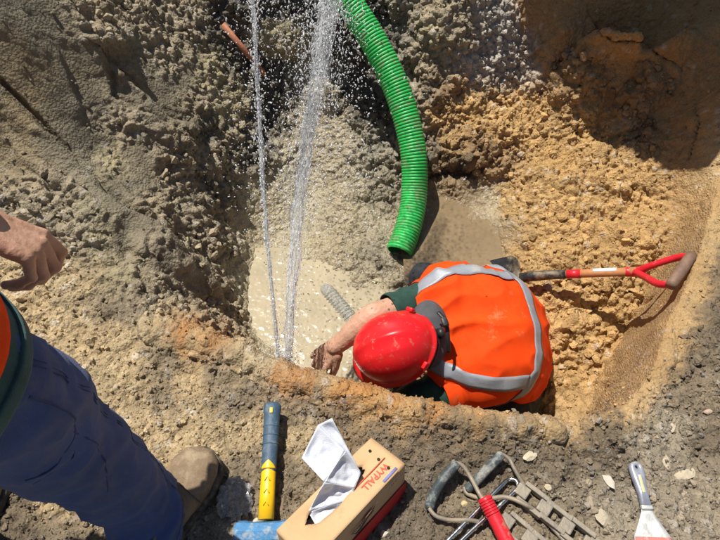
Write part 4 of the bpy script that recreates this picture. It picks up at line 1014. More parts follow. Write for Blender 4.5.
tube(smooth_path([axp(1.0), mixv(YS, G1, .35)-AN*.003, mixv(YS, G1, .75)+(G1-G0)*.09, G1+(G1-G0)*-.04], 20), [.0120]*20, 14, bm=bm)
bm_obj("forked_handle", bm, M_REDP, sv)
gd = (G0-G1).normalized()
bm_obj("grip", tube([G1-gd*.006, G1+gd*.01, mixv(G0, G1, .5), G0-gd*.01, G0+gd*.008], [.0150, .0175, .0190, .0175, .0150], 18), M_GRIP, sv)
# blade: curved plate
BL = -AD; V = []; Fc = []
for i in range(14):
    f = i/13; wd = np.interp(f, [0, .12, .5, .8, 1], [.045, .095, .10, .085, .02])
    for k in range(13):
        g = (k/12-.5)*2; V.append(axp(-.02, -.004)+BL*(f*.27)+AS*wd*g+AN*(-.055*f+.045*g*g*(1-.5*f)-.01))
for i in range(13):
    for k in range(12): a = i*13+k; Fc.append((a, a+1, a+14, a+13))
mesh_obj("blade", V, Fc, M_STEELB, sv).modifiers.new("t", 'SOLIDIFY').thickness = .003

# ================================================================== THIN PIPE
a_, na_ = hit(225, 27); b_, nb_ = hit(264, 76)
o = bm_obj("thin_pipe", None or tube([a_+na_*.03, b_+nb_*.022], .0125, 16), M_TERRA); tag(o, "short rusty pipe lying across the wall left of the water jets", "pipe")

# ================================================================== LEAKING PIPE + WATER
LP = P(284, 364, 1.60)
lk = empty("leaking_pipe", LP); tag(lk, "rusty stub of the broken service pipe the water sprays from", "pipe")
bm_obj("pipe_stub", tube([LP+Vector((.0, -.02, -.34)), LP+Vector((0, -.004, -.10)), LP+Vector((0, 0, -.018))], [.022, .021, .020], 16), M_RUST, lk)
bm_obj("nut", tube([LP+Vector((0, -.004, -.075)), LP+Vector((0, -.002, -.035))], .032, 6), M_RUST, lk, smooth=False)
def parab(p0, p1, sag=0): return lambda f: Vector(p0)*(1-f)+Vector(p1)*f+Vector((0, 0, 1))*sag*4*f*(1-f)
def lerp(xs, ys): return lambda f: float(np.interp(f, xs, ys))
top1 = P(252, -12, 1.30); top2 = P(334, -14, 1.32)
M_VEIL = mat("aerated_water", (.86, .88, .88), .25, var=.03, bump=0, spec=.8)
_n = M_VEIL.node_tree.nodes; _l = M_VEIL.node_tree.links
_tc = _n.new("ShaderNodeTexCoord"); _mp = _n.new("ShaderNodeMapping"); _mp.inputs["Scale"].default_value = (260, 150, 26); _ns = _n.new("ShaderNodeTexNoise"); _ns.inputs["Scale"].default_value = 1; _ns.inputs["Detail"].default_value = 4
_mr = _n.new("ShaderNodeMapRange"); _mr.inputs[1].default_value = .42; _mr.inputs[2].default_value = .72; _mr.inputs[3].default_value = .0; _mr.inputs[4].default_value = .38
_l.new(_tc.outputs["Object"], _mp.inputs[0]); _l.new(_mp.outputs[0], _ns.inputs["Vector"]); _l.new(_ns.outputs[0], _mr.inputs[0]); _l.new(_mr.outputs[0], _n["Principled BSDF"].inputs["Alpha"])
def jet(label, p0, pts, spread, nstr, ndrop, r0, dsz, seed):
    root = empty("water_jet", p0); tag(root, label, "water jet")
    rg = np.random.default_rng(seed); ctl_ = smooth_path([p0]+pts, 120)
    V = []; bm = bmesh.new()
    for k in range(nstr):
        a = 2*PI*k/nstr+rg.uniform(0, 1); f1 = rg.uniform(.55, 1.0); path = []; rr = []
        n = 90
        for i in range(n):
            f = i/(n-1)*f1; c = ctl_[min(int(f*119), 119)]; sp = spread(f)*.5
            w_ = rg.normal()*.0006
            ox = math.cos(a+3*f*rg.uniform(.98, 1.02))*sp*.6+nz((k, f*14, 1), 1, 3)*sp*.7; oy = math.sin(a+3*f)*sp*.6+nz((k, f*14, 5), 1, 3)*sp*.7
            path.append(c+Vector((ox, oy, 0))+Vector((w_, w_, 0))); rr.append(max(.0007, r0*(1-.55*f)*(.75+.7*nz((f*26, k, 3), 1, 5))))
        tube(path, rr, 7, True, bm)
    bm_obj("stream", bm, M_WATER, root)
    for kk, (sc_, wob_) in enumerate(((.75, 5), (.45, 9))):
        pa_ = [c for c in ctl_[::1]]; n_ = len(pa_)
        P2 = [c+Vector((nz((kk, i*.12, 2), 1, 7), nz((kk, i*.12, 6), 1, 8), 0))*spread(i/(n_-1))*.25 for i, c in enumerate(pa_)]
        R2 = [max(.002, spread(i/(n_-1))*.55*sc_*(1+.5*nz((kk, i*.35, 9), 1, seed)))*max(0.15, 1-max(0, (i/(n_-1)-.55)*1.3)) for i in range(n_)]
        bm_obj("veil", tube(P2, R2, 18, False), M_VEIL, root)
    VV = []; FF = []; off = 0
    for k in range(ndrop):
        f = rg.random()**.8; c = ctl_[min(int(f*119), 119)]; d = (ctl_[min(int(f*119)+2, 119)]-ctl_[max(int(f*119)-2, 0)]).normalized()
        sp = spread(f); q = np.array(c)+rg.normal(size=3)*sp*.55*np.array([1, 1, .3])
        s_ = dsz*rg.uniform(.3, 1.1)**1.8*(.5+.6*f); el = rg.uniform(1.2, 4.5)
        u = Vector(d)+Vector(rg.normal(size=3)*.25); u.normalize(); M_ = np.array(u.to_track_quat('Z', 'Y').to_matrix())
        VV.append((I1v*np.array([s_, s_, s_*el]))@M_.T+q); FF.append(I1f+off); off += len(I1v)
    o = mesh_np("droplets", np.concatenate(VV), np.concatenate(FF), M_DROP, root); o["kind"] = "stuff"
    return root
def mesh_np(name, VV, FF, m, parent=None, smooth=True):
    me = bpy.data.meshes.new(name); me.vertices.add(len(VV)); me.vertices.foreach_set("co", VV.astype(np.float32).ravel())
    me.loops.add(len(FF)*3); me.loops.foreach_set("vertex_index", FF.astype(np.int32).ravel()); me.polygons.add(len(FF)); me.polygons.foreach_set("loop_start", np.arange(0, len(FF)*3, 3, dtype=np.int32))
    me.update(calc_edges=True); me.polygons.foreach_set('use_smooth', np.full(len(FF), smooth)); me.materials.append(m)
    o = bpy.data.objects.new(name, me); COL.objects.link(o)
    if parent: o.parent = parent; o.matrix_parent_inverse = Matrix.Translation(-Vector(parent.location))
    return o
jet("narrow left water jet rising straight up from the broken pipe", P(279, 364, 1.60), [P(272, 290, 1.52), P(264, 200, 1.46), P(259, 110, 1.40), top1, P(246, -130, 1.25)], lerp([0, .06, .24, .8, 1], [.010, .016, .012, .013, .03]), 10, 1950, .0009, .0018, 1)
jet("broad right water jet breaking into spray above the broken pipe", P(288, 364, 1.60), [P(291, 300, 1.56), P(299, 200, 1.56), P(314, 100, 1.54), P(330, 0, 1.5), P(343, -90, 1.48), P(350, -170, 1.5)], lerp([0, .06, .24, .48, .8, 1], [.010, .032, .044, .060, .110, .2]), 20, 9500, .0008, .0017, 2)
rg = np.random.default_rng(5); VV = []; FF = []; off = 0
for k in range(3800):
    px = rg.choice([rg.normal(325, 32), rg.normal(290, 40), rg.normal(255, 14)], p=[.6, .3, .1]); py = rg.uniform(-20, 260)*rg.random()**.45
    t = rg.uniform(1.35, 2.2); q = np.array(P(px, py, t)); s_ = .0017*rg.uniform(.35, 1.3)**1.8; el = rg.uniform(1, 3.2)
    M_ = np.array(Vector(rg.normal(size=3)+np.array([0, 0, 1.2])).to_track_quat('Z', 'Y').to_matrix())
    VV.append((I1v*np.array([s_, s_, s_*el]))@M_.T+q); FF.append(I1f+off); off += len(I1v)
for k in range(900):
    a = rg.uniform(0, 2*PI); r_ = abs(rg.normal())*.05; q = np.array(LP)+np.array([math.cos(a)*r_, abs(math.sin(a))*r_, -.02+abs(rg.normal())*.06-r_*.4]); s_ = .0016*rg.uniform(.3, 1.2)**1.6
    VV.append(I1v*s_+q); FF.append(I1f+off); off += len(I1v)
tag(mesh_np("water_spray", np.concatenate(VV), np.concatenate(FF), M_DROP), "fine drops of water flying in front of the far pit wall", "spray", kind="stuff")

# ================================================================== PLASTIC BOTTLE
b0, bn0 = hit(324, 289); b1, bn1 = hit(353, 324)
bz = bn0*.018; bo = empty("plastic_bottle", b0); tag(bo, "crushed clear ribbed plastic bottle half sunk in the slurry", "bottle")
ba = b0+Vector((0, 0, .014)); bb = b1+Vector((0, 0, .016)); bl = (bb-ba).length; xs = np.linspace(0, 1, 90)
rr = [float(np.interp(x, [0, .05, .10, .97, 1], [.018, .026, .030, .030, .022]))+(.0034*math.sin(x*85) if x > .2 else 0) for x in xs]
bm_obj("bottle_body", tube([ba+(bb-ba)*x for x in xs], rr, 24), M_PLAST, bo)
# ================================================================== HAMMER
hp0, hp1 = hit(275, 411)[0]+Vector((0, 0, .045)), hit(268, 523)[0]+Vector((0, 0, .035))
hm = empty("hammer", hp1); tag(hm, "sledge hammer with blue rubber grip, yellow shaft and worn blue head", "hammer")
def hx(f): return hp0*(1-f)+hp1*f
bm_obj("grip", tube([hx(f) for f in (0, .02, .06, .1, .2, .35, .5, .58, .62)], [.0175, .0215, .0222, .0200, .0192, .0186, .0180, .0176, .0170], 22, flat=.8), M_HAMB, hm)
gv = bm_obj("shaft", tube([hx(f) for f in (.56, .6, .8, 1.0)], [.0165, .0168, .0172, .0178], 22, flat=.82), M_YEL, hm)
# chevron where the grip meets the yellow shaft
hd = (hp1-hp0).normalized(); hu = Vector((0, 0, 1)); hu = (hu-hd*hu.dot(hd)).normalized(); hside = hd.cross(hu)
V = []; Fc = []
for i in range(8):
    f_ = .525+.075*i/7; ha = .02+1.25*i/7
    for k in range(9):
        a = ha*(k/4-1); V.append(hx(f_)+hu*(.0182*.84*math.cos(a))+hside*(.0182*1.02*math.sin(a)))
for i in range(7):
    for k in range(8): a = i*9+k; Fc.append((a, a+1, a+10, a+9))
mesh_obj("shaft_tip", V, Fc, M_YEL, hm).modifiers.new("t", 'SOLIDIFY').thickness = .0008
for f in (.68, .78, .88):
    pts = [hx(f)+hu*.0152+hside*-.006+hd*.006, hx(f)+hu*.0162-hd*.003, hx(f)+hu*.0152+hside*.006+hd*.006]
    bm_obj("moulded_arrow", tube(pts, .0011, 6), M_YEL, hm)
bm_obj("end_mark", box_bm(hx(.085)+hu*.0178, (hside, hd, hu), (.0038, .0065, .0006), bevel=.0004), M_YEL, hm)
for f in (.22, .30, .38): bm_obj("grip_ring", tube([hx(f)-hd*.0012, hx(f)+hd*.0012], .0202, 22, flat=.8), M_HAMB, hm)
hc = hx(1.02)+hd*.022+Vector((0, 0, -.002)); 
hbm = bmesh.new(); X_ = Vector((1, .03, 0)).normalized()
tube([hc-X_*.066, hc-X_*.060, hc-X_*.045, hc-X_*.03, hc+X_*.03, hc+X_*.045, hc+X_*.060, hc+X_*.066], [.022, .0265, .027, .024, .024, .027, .0265, .022], 8, bm=hbm)
bm_obj("head", hbm, M_BLUEP, hm, smooth=False)

# ================================================================== WIPES BOX
zt = .125
c_back, c_right = PZ(371, 434, zt), PZ(405, 464, zt)
c_left = PZ(268, 531, zt+.045)
ex = c_right-c_back
lo_, hi_ = -.15, .25
for _ in range(40):
    mid_ = (lo_+hi_)/2
    if (PZ(269, 531, mid_)-c_back).dot(ex) < 0: lo_ = mid_
    else: hi_ = mid_
0 and print('BOXZ', mid_, (PZ(269, 531, -.1)-c_back).dot(ex), (PZ(269, 531, .2)-c_back).dot(ex))
ey = c_left-c_back; ez0 = ex.cross(ey).normalized(); 
if ez0.z < 0: ez0 = -ez0
exn = ex.normalized(); ey = (ey-exn*ey.dot(exn)*.4); eyn = ey.normalized(); ez = exn.cross(eyn)
if ez.z < 0: ez = -ez
BWd, BLn, BHt = ex.length, .285, .128
bxr = empty("wipes_box", c_back-ez*BHt); tag(bxr, "kraft cardboard dispenser box of wipes with red band and wipe pulled out", "box")
ezt = (c_right-PZ(411, 501, 0)).normalized(); ez = (ez*.45+ezt*.55); ez = (ez-eyn*ez.dot(eyn)).normalized(); exn = -eyn.cross(ez) if (-eyn.cross(ez)).dot(exn) > 0 else eyn.cross(ez); c_back = c_right-exn*BWd
def bp(a, b, c=0): return c_back+exn*a*BWd+eyn*b*BLn+ez*c
# walls: four side panels, top with a slot
def quad_plate(name, p0, p1, p2, p3, m, th=.0015, n=12, warp=0):
    V = []; Fc = []; nn = (p1-p0).cross(p3-p0).normalized()
    for i in range(n+1):
        for j in range(n+1):
            a, b = i/n, j/n; q = (p0*(1-a)+p1*a)*(1-b)+(p3*(1-a)+p2*a)*b
            V.append(q+nn*warp*nz(q, 14, 3)*math.sin(PI*a)*math.sin(PI*b))
    for i in range(n):
        for j in range(n): k = i*(n+1)+j; Fc.append((k, k+n+1, k+n+2, k+1))
    o = mesh_obj(name, V, Fc, m, bxr); o.modifiers.new("t", 'SOLIDIFY').thickness = th; return o
quad_plate("side_panel", bp(1, 0), bp(1, 1), bp(1, 1, -BHt), bp(1, 0, -BHt), M_KRAFT, warp=.004)
quad_plate("side_panel", bp(0, 1), bp(0, 0), bp(0, 0, -BHt), bp(0, 1, -BHt), M_KRAFT, warp=.004)
quad_plate("end_panel", bp(0, 0), bp(1, 0), bp(1, 0, -BHt), bp(0, 0, -BHt), M_KRAFT, warp=.002)
quad_plate("end_panel", bp(1, 1), bp(0, 1), bp(0, 1, -BHt), bp(1, 1, -BHt), M_KRAFT, warp=.002)
# top panel with an oval slot
V = []; Fc = []; na = 48
def slot(a, s_=1.0):   # oval in (a,b) box coordinates
    return (.36+.20*s_*math.cos(a), .53+.30*s_*math.sin(a))
for ring in range(7):
    f = ring/6
    for k in range(na):
        a = 2*PI*k/na; sx_, sy_ = slot(a); ca_, sa_ = math.cos(a), math.sin(a); m_ = max(abs(ca_), abs(sa_))
        ox_, oy_ = .5+.5*ca_/m_, .5+.5*sa_/m_
        jag = 1+.03*math.sin(a*9)+.02*math.sin(a*17) if ring == 0 else 1
        sx_, sy_ = slot(a, jag)
        x_, y_ = sx_*(1-f)+ox_*f, sy_*(1-f)+oy_*f
        V.append(bp(x_, y_, -.004*(1-f)**3*(1+math.sin(a*3))+.0015))
for r_ in range(6):
    for k in range(na): Fc.append((r_*na+k, r_*na+(k+1) % na, (r_+1)*na+(k+1) % na, (r_+1)*na+k))
tp = mesh_obj("top_panel", V, Fc, M_KRAFT, bxr); tp.modifiers.new("t", 'SOLIDIFY').thickness = .0015
quad_plate("bottom_panel", bp(0.01, 0.01, -BHt+.002), bp(.99, 0.01, -BHt+.002), bp(.99, .99, -BHt+.002), bp(0.01, .99, -BHt+.002), M_KRAFT)
quad_plate("wipe_stack", bp(.04, .04, -.085), bp(.96, .04, -.085), bp(.96, .96, -.085), bp(.04, .96, -.085), M_TISS, .03, warp=.01)
# red band along the lower half of the long side
quad_plate("red_band", bp(1.028, -.004, -.072), bp(1.028, 1.0, -.078), bp(1.028, 1.0, -BHt+.001), bp(1.028, -.004, -BHt+.001), M_CRED, .0008)
quad_plate("red_band", bp(0, -.009, -.072), bp(1.03, -.009, -.072), bp(1.03, -.009, -BHt+.001), bp(0, -.009, -BHt+.001), M_CRED, .0008)
tx = text_obj("lettering", "WYPALL", .0205, bp(.72, .235, .0028), eyn, exn, M_INKR, bxr, 1.0, bold=.0005)
bm_obj("printed_line", box_bm(bp(.58, .235, .0032), (eyn, exn, ez), (.048, .0012, .0003)), M_INKR, bxr)
bm_obj("printed_patch", box_bm(bp(.93, .15, .0032), (eyn, exn, ez), (.022, .0030, .0003)), M_INKB, bxr)
sx = exn; 
text_obj("lettering", "WYPALL", .013, bp(1.045, .14, -.014), eyn*1, -ez*-1, M_INKD, bxr, 1.0)
lgp = [bp(1.045, .34, -.020), bp(1.047, .42, -.034), bp(1.047, .52, -.050), bp(1.047, .58, -.052), bp(1.047, .60, -.044)]
bm_obj("logo_swoosh", tube(smooth_path(lgp, 20), [.0004+.0011*math.sin(PI*i/19) for i in range(20)], 6), M_INKD, bxr)
text_obj("lettering", "Kimberly", .019, bp(1.047, .50, -.037), eyn, ez, M_INKD, bxr, 1.0, .35)
hl = bmesh.new(); tube([bp(1.045, .44, -.035), bp(1.046, .44, -.035)], .017, 20, bm=hl, flat=.5); bm_obj("logo_oval", hl, mat("logo_brown", (.42, .20, .10), .8, bump=0), bxr)
for a_, b_ in ((.22, .10), (.50, .11), (.80, .115)):
    bm_obj("punched_hole", tube([bp(a_, b_, .0028), bp(a_, b_, .0034)], .0036, 12), M_HOLE, bxr)
# the wipe: three creased folds
V = []; Fc = []
def fold(p, n=16, rip=.003, seed=0):
    off = len(V); p = [Vector(q_) for q_ in p]; nn = (p[1]-p[0]).cross(p[3]-p[0]).normalized()
    for i in range(n+1):
        for j in range(n+1):
            a, b = i/n, j/n; q = (p[0]*(1-a)+p[1]*a)*(1-b)+(p[3]*(1-a)+p[2]*a)*b
            V.append(q+nn*(rip*nz(q, 22, seed)*1.6+rip*1.2*nz(q, 70, seed+4)+.010)*min(1, 2.2*math.sin(PI*a)*math.sin(PI*b)))
    for i in range(n):
        for j in range(n): k = off+i*(n+1)+j; Fc.append((k, k+n+1, k+n+2, k+1))
zA = .235
pTop, pTopL, pTip, pMid = PZ(332, 418, zA+.01), PZ(318, 425, zA), PZ(301.5, 458, zA-.03), PZ(324, 482, zA-.05)
pInn, pRt, pRb = PZ(345, 451, zA-.035), PZ(361, 473, .15), PZ(355, 488, .14)
pB0, pB1, pB2 = PZ(308, 512, .135), PZ(316, 526, .125), PZ(352, 498, .13)
fold([pTopL, pInn, pMid, pTip], seed=0)
fold([pTopL, pTop, pRt, pInn], seed=2)
fold([pInn, pRt, pRb, pMid], seed=3)
fold([pMid, pRb, pB2, pB0], seed=5, rip=.005)
fold([pB0, pB2, bp(.55, .62, -.03), pB1], seed=7, rip=.004)
mesh_obj("wipe", V, Fc, M_TISS, bxr).modifiers.new("t", 'SOLIDIFY').thickness = .0009

# ================================================================== CHAIN TOOL WITH WIRE HANDLES
ct = empty("chain_tool", PZ(500, 510, 0)); tag(ct, "muddy chain pipe tool with red grip, wire handles and rubber sleeves", "tool")
def gp(px, py, h): q = hit(px, py)[0]; return PZ(px, py, q.z+h)
bm_obj("red_grip", tube(smooth_path([gp(484, 497, .045), gp(495, 518, .045), gp(512, 552, .045)], 14), [.015, .0165, .0158, .0165, .0158, .0165, .0160, .0168, .0160, .0170, .0162, .017, .017, .016], 18), M_REDP, ct)
for k in range(6):
    c_ = mixv(gp(484, 497, .045), gp(512, 552, .045), .06+.05*k); dd_ = (gp(512, 552, .045)-gp(484, 497, .045)).normalized()
    bm_obj("grip_ring", tube([c_-dd_*.0012, c_+dd_*.0012], .0172, 18), M_REDP, ct)
bm_obj("handle_rod", tube(smooth_path([gp(429, 508, .03), gp(436, 516, .03), gp(450, 520, .028), gp(468, 520, .025), gp(480, 522, .02)], 24), .0048, 8), M_RODM, ct)
bm_obj("handle_rod", tube(smooth_path([gp(456, 463, .05), gp(463, 466, .05), gp(471, 478, .05), gp(479, 493, .048), gp(486, 504, .046)], 24), .0052, 8), M_RODM, ct)
bm_obj("rubber_sleeve", tube(smooth_path([gp(429, 508, .03), gp(432, 498, .036), gp(442, 480, .044), gp(457, 463, .05)], 20), [.0105]+[.0118]*18+[.0105], 14), M_SLEEVE, ct)
bm_obj("rubber_sleeve", tube(smooth_path([gp(502, 454, .035), gp(488, 468, .03), gp(472, 485, .018), gp(467, 489, .014)], 16), [.0100]+[.0112]*14+[.010], 14), M_SLEEVE, ct)
bm_obj("handle_rod", tube(smooth_path([gp(500, 453, .035), gp(509, 459, .032), gp(515, 470, .028), gp(525, 487, .018)], 20), .0045, 8), M_RODM, ct)
bm_obj("handle_rod", tube(smooth_path([gp(464, 487, .012), gp(468, 494, .012), gp(485, 499, .022), gp(505, 497, .024), gp(524, 504, .022), gp(540, 515, .018), gp(560, 536, .012), gp(575, 556, .012)], 40), .0052, 8), M_RODM, ct)
lp = [gp(432, 556, .018), gp(470, 518, .018), gp(500, 487, .020), gp(508, 480, .020), gp(515, 480, .020), gp(518, 486, .020), gp(513, 493, .020), gp(470, 532, .018), gp(446, 556, .018)]
bm_obj("chrome_loop", tube(smooth_path(lp, 70), .0046, 10), M_CHROME, ct)
def chain(start, direc, side, n, pitch, h):
    for i in range(n):
        c = start+direc*pitch*i
        zc = gz(c.x, c.y)+h
        c = Vector((c.x, c.y, zc))
        up = Vector((0, 0, 1))
        r_ = bm_obj("roller", box_bm(c, (direc, side, up), (.0150, .0145, .0095), bevel=.003), M_CHAIN, ct, smooth=False)
        for s_ in (-1, 1):
            c2 = c+direc*pitch*.5+side*s_*(.0185 if i % 2 else .0215)
            bm_obj("side_plate", box_bm(c2, (direc, side, up), (pitch*.56, .0056, .0095), bevel=.002), M_CHAIN, ct, smooth=False)
            pb = tube([c+side*s_*.010, c+side*s_*.0265], .0045, 8); bm_obj("pin", pb, M_CHAIN, ct)
d1 = PZ(566, 528, .02)-PZ(521, 493, .02); d1.z = 0; L1 = d1.length; d1.normalize(); s1 = Vector((-d1.y, d1.x, 0))
chain(PZ(521, 493, .02), d1, s1, 5, L1/2.05, .016)
d2 = PZ(545, 548, .02)-PZ(509, 517, .02); d2.z = 0; d2.normalize(); s2 = Vector((-d2.y, d2.x, 0))
chain(PZ(507, 521, .02), d2, s2, 4, L1/2.05, .014)

# ================================================================== SCRAPER
sc = empty("paint_scraper", PZ(640, 500, 0)); tag(sc, "filling knife with hanging hole in its grey handle and a red stripe on the blade", "scraper")
q0, q1, q2 = gp(634, 462, .016), gp(646, 506, .014), gp(655, 552, .006)
sdv = (q1-q0).normalized(); sup = Vector((0, 0, 1)); sup = (sup-sdv*sup.dot(sdv)).normalized(); ssd = sdv.cross(sup)
L_ = (q1-q0).length; V = []; Fc = []; n = 30; seg = 20
bm = bmesh.new()
# handle outline with a real hole: outer loop and hole loop bridged, both faces
out_ = [(0, .0), (.02, .009), (.07, .0148), (.16, .0165), (.35, .0155), (.6, .0120), (.85, .0105), (1.0, .0118)]
loop = [(x, w_) for x, w_ in out_]+[(x, -w_) for x, w_ in out_[::-1][:-1]]
oc = 40; pts2 = []
import itertools
Ls = [0]
for (a, b), (c, d) in zip(loop, loop[1:]+loop[:1]): Ls.append(Ls[-1]+math.hypot((c-a)*L_, d-b))
lx = [p[0] for p in loop]+[loop[0][0]]; ly = [p[1] for p in loop]+[loop[0][1]]
for k in range(oc):
    s_ = Ls[-1]*k/oc; pts2.append((float(np.interp(s_, Ls, lx)), float(np.interp(s_, Ls, ly))))
hcx = .135
rings = []
for z_, shr in ((-.008, .85), (-.003, 1.0), (.004, 1.0), (.0085, .78)):
    rings.append([bm.verts.new(q0+sdv*((.5+(x-.5)*(1-(1-shr)*.10))*L_)+ssd*w_*shr+sup*z_) for x, w_ in pts2])
for a, b in zip(rings[:-1], rings[1:]):
    for k in range(oc): bm.faces.new((a[k], a[(k+1) % oc], b[(k+1) % oc], b[k]))
ht_, hb_ = [], []
for k in range(oc):
    x, w_ = pts2[k]; a = math.atan2(w_, (x-hcx)*L_)
    ht_.append(bm.verts.new(q0+sdv*(hcx*L_+.0048*math.cos(a))+ssd*.0048*math.sin(a)+sup*.0088)); hb_.append(bm.verts.new(q0+sdv*(hcx*L_+.0048*math.cos(a))+ssd*.0048*math.sin(a)+sup*-.008))
for k in range(oc):
    bm.faces.new((rings[-1][k], rings[-1][(k+1) % oc], ht_[(k+1) % oc], ht_[k])); bm.faces.new((ht_[k], ht_[(k+1) % oc], hb_[(k+1) % oc], hb_[k])); bm.faces.new((hb_[k], hb_[(k+1) % oc], rings[0][(k+1) % oc], rings[0][k]))
bm_obj("handle", bm, M_SCH, sc)
bm_obj("handle_inlay", box_bm(q0+sdv*L_*.52+sup*.0088, (sdv, ssd, sup), (.020, .0035, .0006), bevel=.0005), mat("worn_yellow_inlay", (.55, .52, .26), .6, bump=0, dirt=(.45, .45, .45), dirt_scale=60, dirt_amt=.7), sc)
bm_obj("ferrule", box_bm(q1+sdv*.003, (sdv, ssd, sup), (.005, .0125, .0055), bevel=.002), M_SCR, sc)
bd = (q2-q1).normalized(); V = []; Fc = []
for i in range(12):
    f = i/11; wd = np.interp(f, [0, .12, .55, 1], [.0115, .016, .040, .046])
    for k in range(7): V.append(q1+bd*(.006+f*.105)+ssd*wd*(k/3-1)+sup*(-.001+.004*math.sin(f*3)))
for i in range(11):
    for k in range(6): a = i*7+k; Fc.append((a, a+1, a+8, a+7))
bl_ = mesh_obj("blade", V, Fc, M_SCR, sc); bl_.modifiers.new("t", 'SOLIDIFY').thickness = .0012
V = []; Fc = []
for i in range(4):
    f = .56+.16*i/3; wd = np.interp(f, [0, .12, .55, 1], [.0115, .016, .040, .046])*.97
    for k in range(7): V.append(q1+bd*(.006+f*.105)+ssd*wd*(k/3-1)+sup*(.0006+.004*math.sin(f*3)))
for i in range(3):
    for k in range(6): a = i*7+k; Fc.append((a, a+1, a+8, a+7))
mesh_obj("red_stripe", V, Fc, M_PINK, sc).modifiers.new("t", 'SOLIDIFY').thickness = .0005

# ================================================================== CRUMPLED FILM AND STONES THAT STAND OUT
fc = hit(236, 500)[0]
V = I2v.copy(); 
bm = bmesh.new(); bmesh.ops.create_icosphere(bm, subdivisions=4, radius=1)
cr = np.array([v.co[:] for v in bm.verts]); dd = .55*(0.5-np.abs(perlin(cr*2.2+3)))+.45*(0.5-np.abs(perlin(cr*4.5+8)))+.2*(.5-np.abs(perlin(cr*9)))-.3*(perlin(cr*1.3+1)>.1)
for v, k in zip(bm.verts, dd): v.co = fc+Vector((v.co.x*.030, v.co.y*.036, v.co.z*.020))*(1+float(k))+Vector((0, 0, .012))
tag(bm_obj("crumpled_film", bm, M_FILM, smooth=False), "crumpled clear plastic film between the tan boot and the hammer", "plastic film")
def stone(px, py, w_, h_, lab, col, rot, shp, grp="pale stones lying around the tools"):
    c, n_ = hit(px, py)
    m = mat("stone", col, .85, color2=tuple(min(1, q*1.25) for q in col), scale=40, bump=.5, bscale=200, dirt=(.34, .27, .18), dirt_scale=20, dirt_amt=.35)
    v = rock_shape(I2v, shp)*np.array([w_, h_, min(w_, h_)*.55]); cs, sn = math.cos(rot), math.sin(rot)
    v = v@np.array([[cs, sn, 0], [-sn, cs, 0], [0, 0, 1]])+np.array(c+Vector((0, 0, min(w_, h_)*.18)))
    o = mesh_np("stone", v, I2f, m, None, False); tag(o, lab, "stone", grp)
stone(609, 481, .013, .026, "flat grey oblong stone just left of the scraper handle", (.46, .42, .34), .35, 201)
stone(530, 456, .020, .014, "pale triangular stone above the end of the chain", (.48, .41, .29), .2, 202)
stone(601, 518, .026, .020, "largest pale stone left of the scraper blade", (.42, .36, .26), .5, 203)
stone(590, 502, .018, .013, "brown stone between the chain and the scraper", (.30, .25, .18), .8, 204)
stone(683, 474, .032, .022, "large pale broken slab right of the scraper handle", (.44, .37, .26), .3, 205)
stone(666, 462, .014, .022, "upright sliver of stone beside the top of the scraper handle", (.44, .37, .27), .1, 206)
stone(672, 427, .018, .015, "small pale stone near the sandy edge above the scraper", (.47, .40, .28), .9, 207)
stone(548, 487, .011, .010, "small tan stone lying above the middle of the chain", (.45, .38, .26), .3, 208)
stone(385, 534, .012, .011, "pale square stone in the shadow of the wipes box", (.55, .49, .38), .6, 209)
stone(706, 412, .016, .010, "pink brown stone near the right edge of the ground", (.42, .31, .24), .1, 210)
stone(256, 521, .018, .012, "pale stone lying against the hammer head", (.56, .48, .38), .2, 211)
stone(76, 519, .022, .014, "dark brown stone under the navy trouser leg", (.22, .17, .12), .4, 212)
stone(463, 505, .013, .010, "yellowish stone inside the loop of the wire handle", (.46, .38, .20), .4, 213)

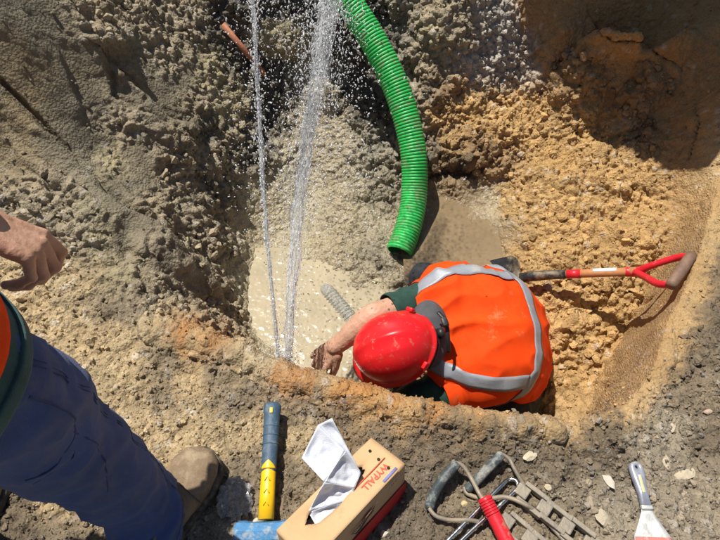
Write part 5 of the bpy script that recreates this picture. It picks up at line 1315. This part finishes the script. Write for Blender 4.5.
# ================================================================== ADDED BUCKET AND ARM, out of view, placed to throw the shadow on the far wall
M_EXY = mat("shadowcaster_yellow_paint", (.62, .36, .02), .5, var=.15, bump=.2, dirt=(.30, .22, .13), dirt_scale=6, dirt_amt=.5)
M_EXS = mat("shadow_bucket_steel", (.12, .11, .10), .45, metal=.6, var=.3, bump=.4, dirt=(.34, .26, .16), dirt_scale=8, dirt_amt=.5)
def sh(px, py, k):
    return hit(px, py)[0]+SUN*k
e0, e1 = sh(697, 172, 1.15), sh(556, 78, 1.15)       # the lip that throws the edge of the shadow
wv = (e1-e0); wl = wv.length; wv.normalize(); bk = Vector((-wv.y, wv.x, 0)).normalized()
if bk.x < 0: bk = -bk
bk.z = 0; bk.normalize(); upv = Vector((0, 0, 1))
ebt = empty("shadow_bucket", e0); tag(ebt, "steel bucket added out of view above the far right edge to shadow the far wall", "shadow bucket")
prof = [(0, 0), (.02, -.05), (.12, -.16), (.30, -.22), (.48, -.20), (.62, -.08), (.66, .10), (.60, .26), (.46, .34)]
prof = [(x, z+.05) for x, z in prof]; pr = smooth_path([Vector((a, b, 0)) for a, b in prof], 30)
V = []; Fc = []
for i, p_ in enumerate(pr):
    for k in range(7): V.append(e0+wv*(wl*1.25*k/6-.02)+bk*p_.x+upv*p_.y)
for i in range(29):
    for k in range(6): a = i*7+k; Fc.append((a, a+1, a+8, a+7))
mesh_obj("shadow_bucket_shell", V, Fc, M_EXS, ebt).modifiers.new("t", 'SOLIDIFY').thickness = .02
for k in (0, 1):
    o0 = e0+wv*(wl*1.25*k-.02); V = [o0+bk*p_.x+upv*p_.y for p_ in pr]; Fc = [tuple(range(len(V)))]
    mesh_obj("shadow_bucket_cheek", V, Fc, M_EXS, ebt, False).modifiers.new("t", 'SOLIDIFY').thickness = .03
arm = empty("shadowcaster", e0+bk*.6+upv*.4); tag(arm, "yellow dipper and ram added out of view behind the shadow casting bucket", "shadowcaster")
ac = e0+wv*(wl*.6)+bk*.52+upv*.36
bm_obj("shadowcaster_dipper", box_bm(ac+bk*.65+upv*.95, ((bk*.65+upv*.95), wv, (upv*.65-bk*.95)), (1.15, .13, .16), bevel=.03), M_EXY, arm, False)
bm_obj("shadowcaster_ram", tube([ac+bk*.05+upv*.45, ac+bk*.95+upv*1.75], .045, 16), M_CHROME, arm)
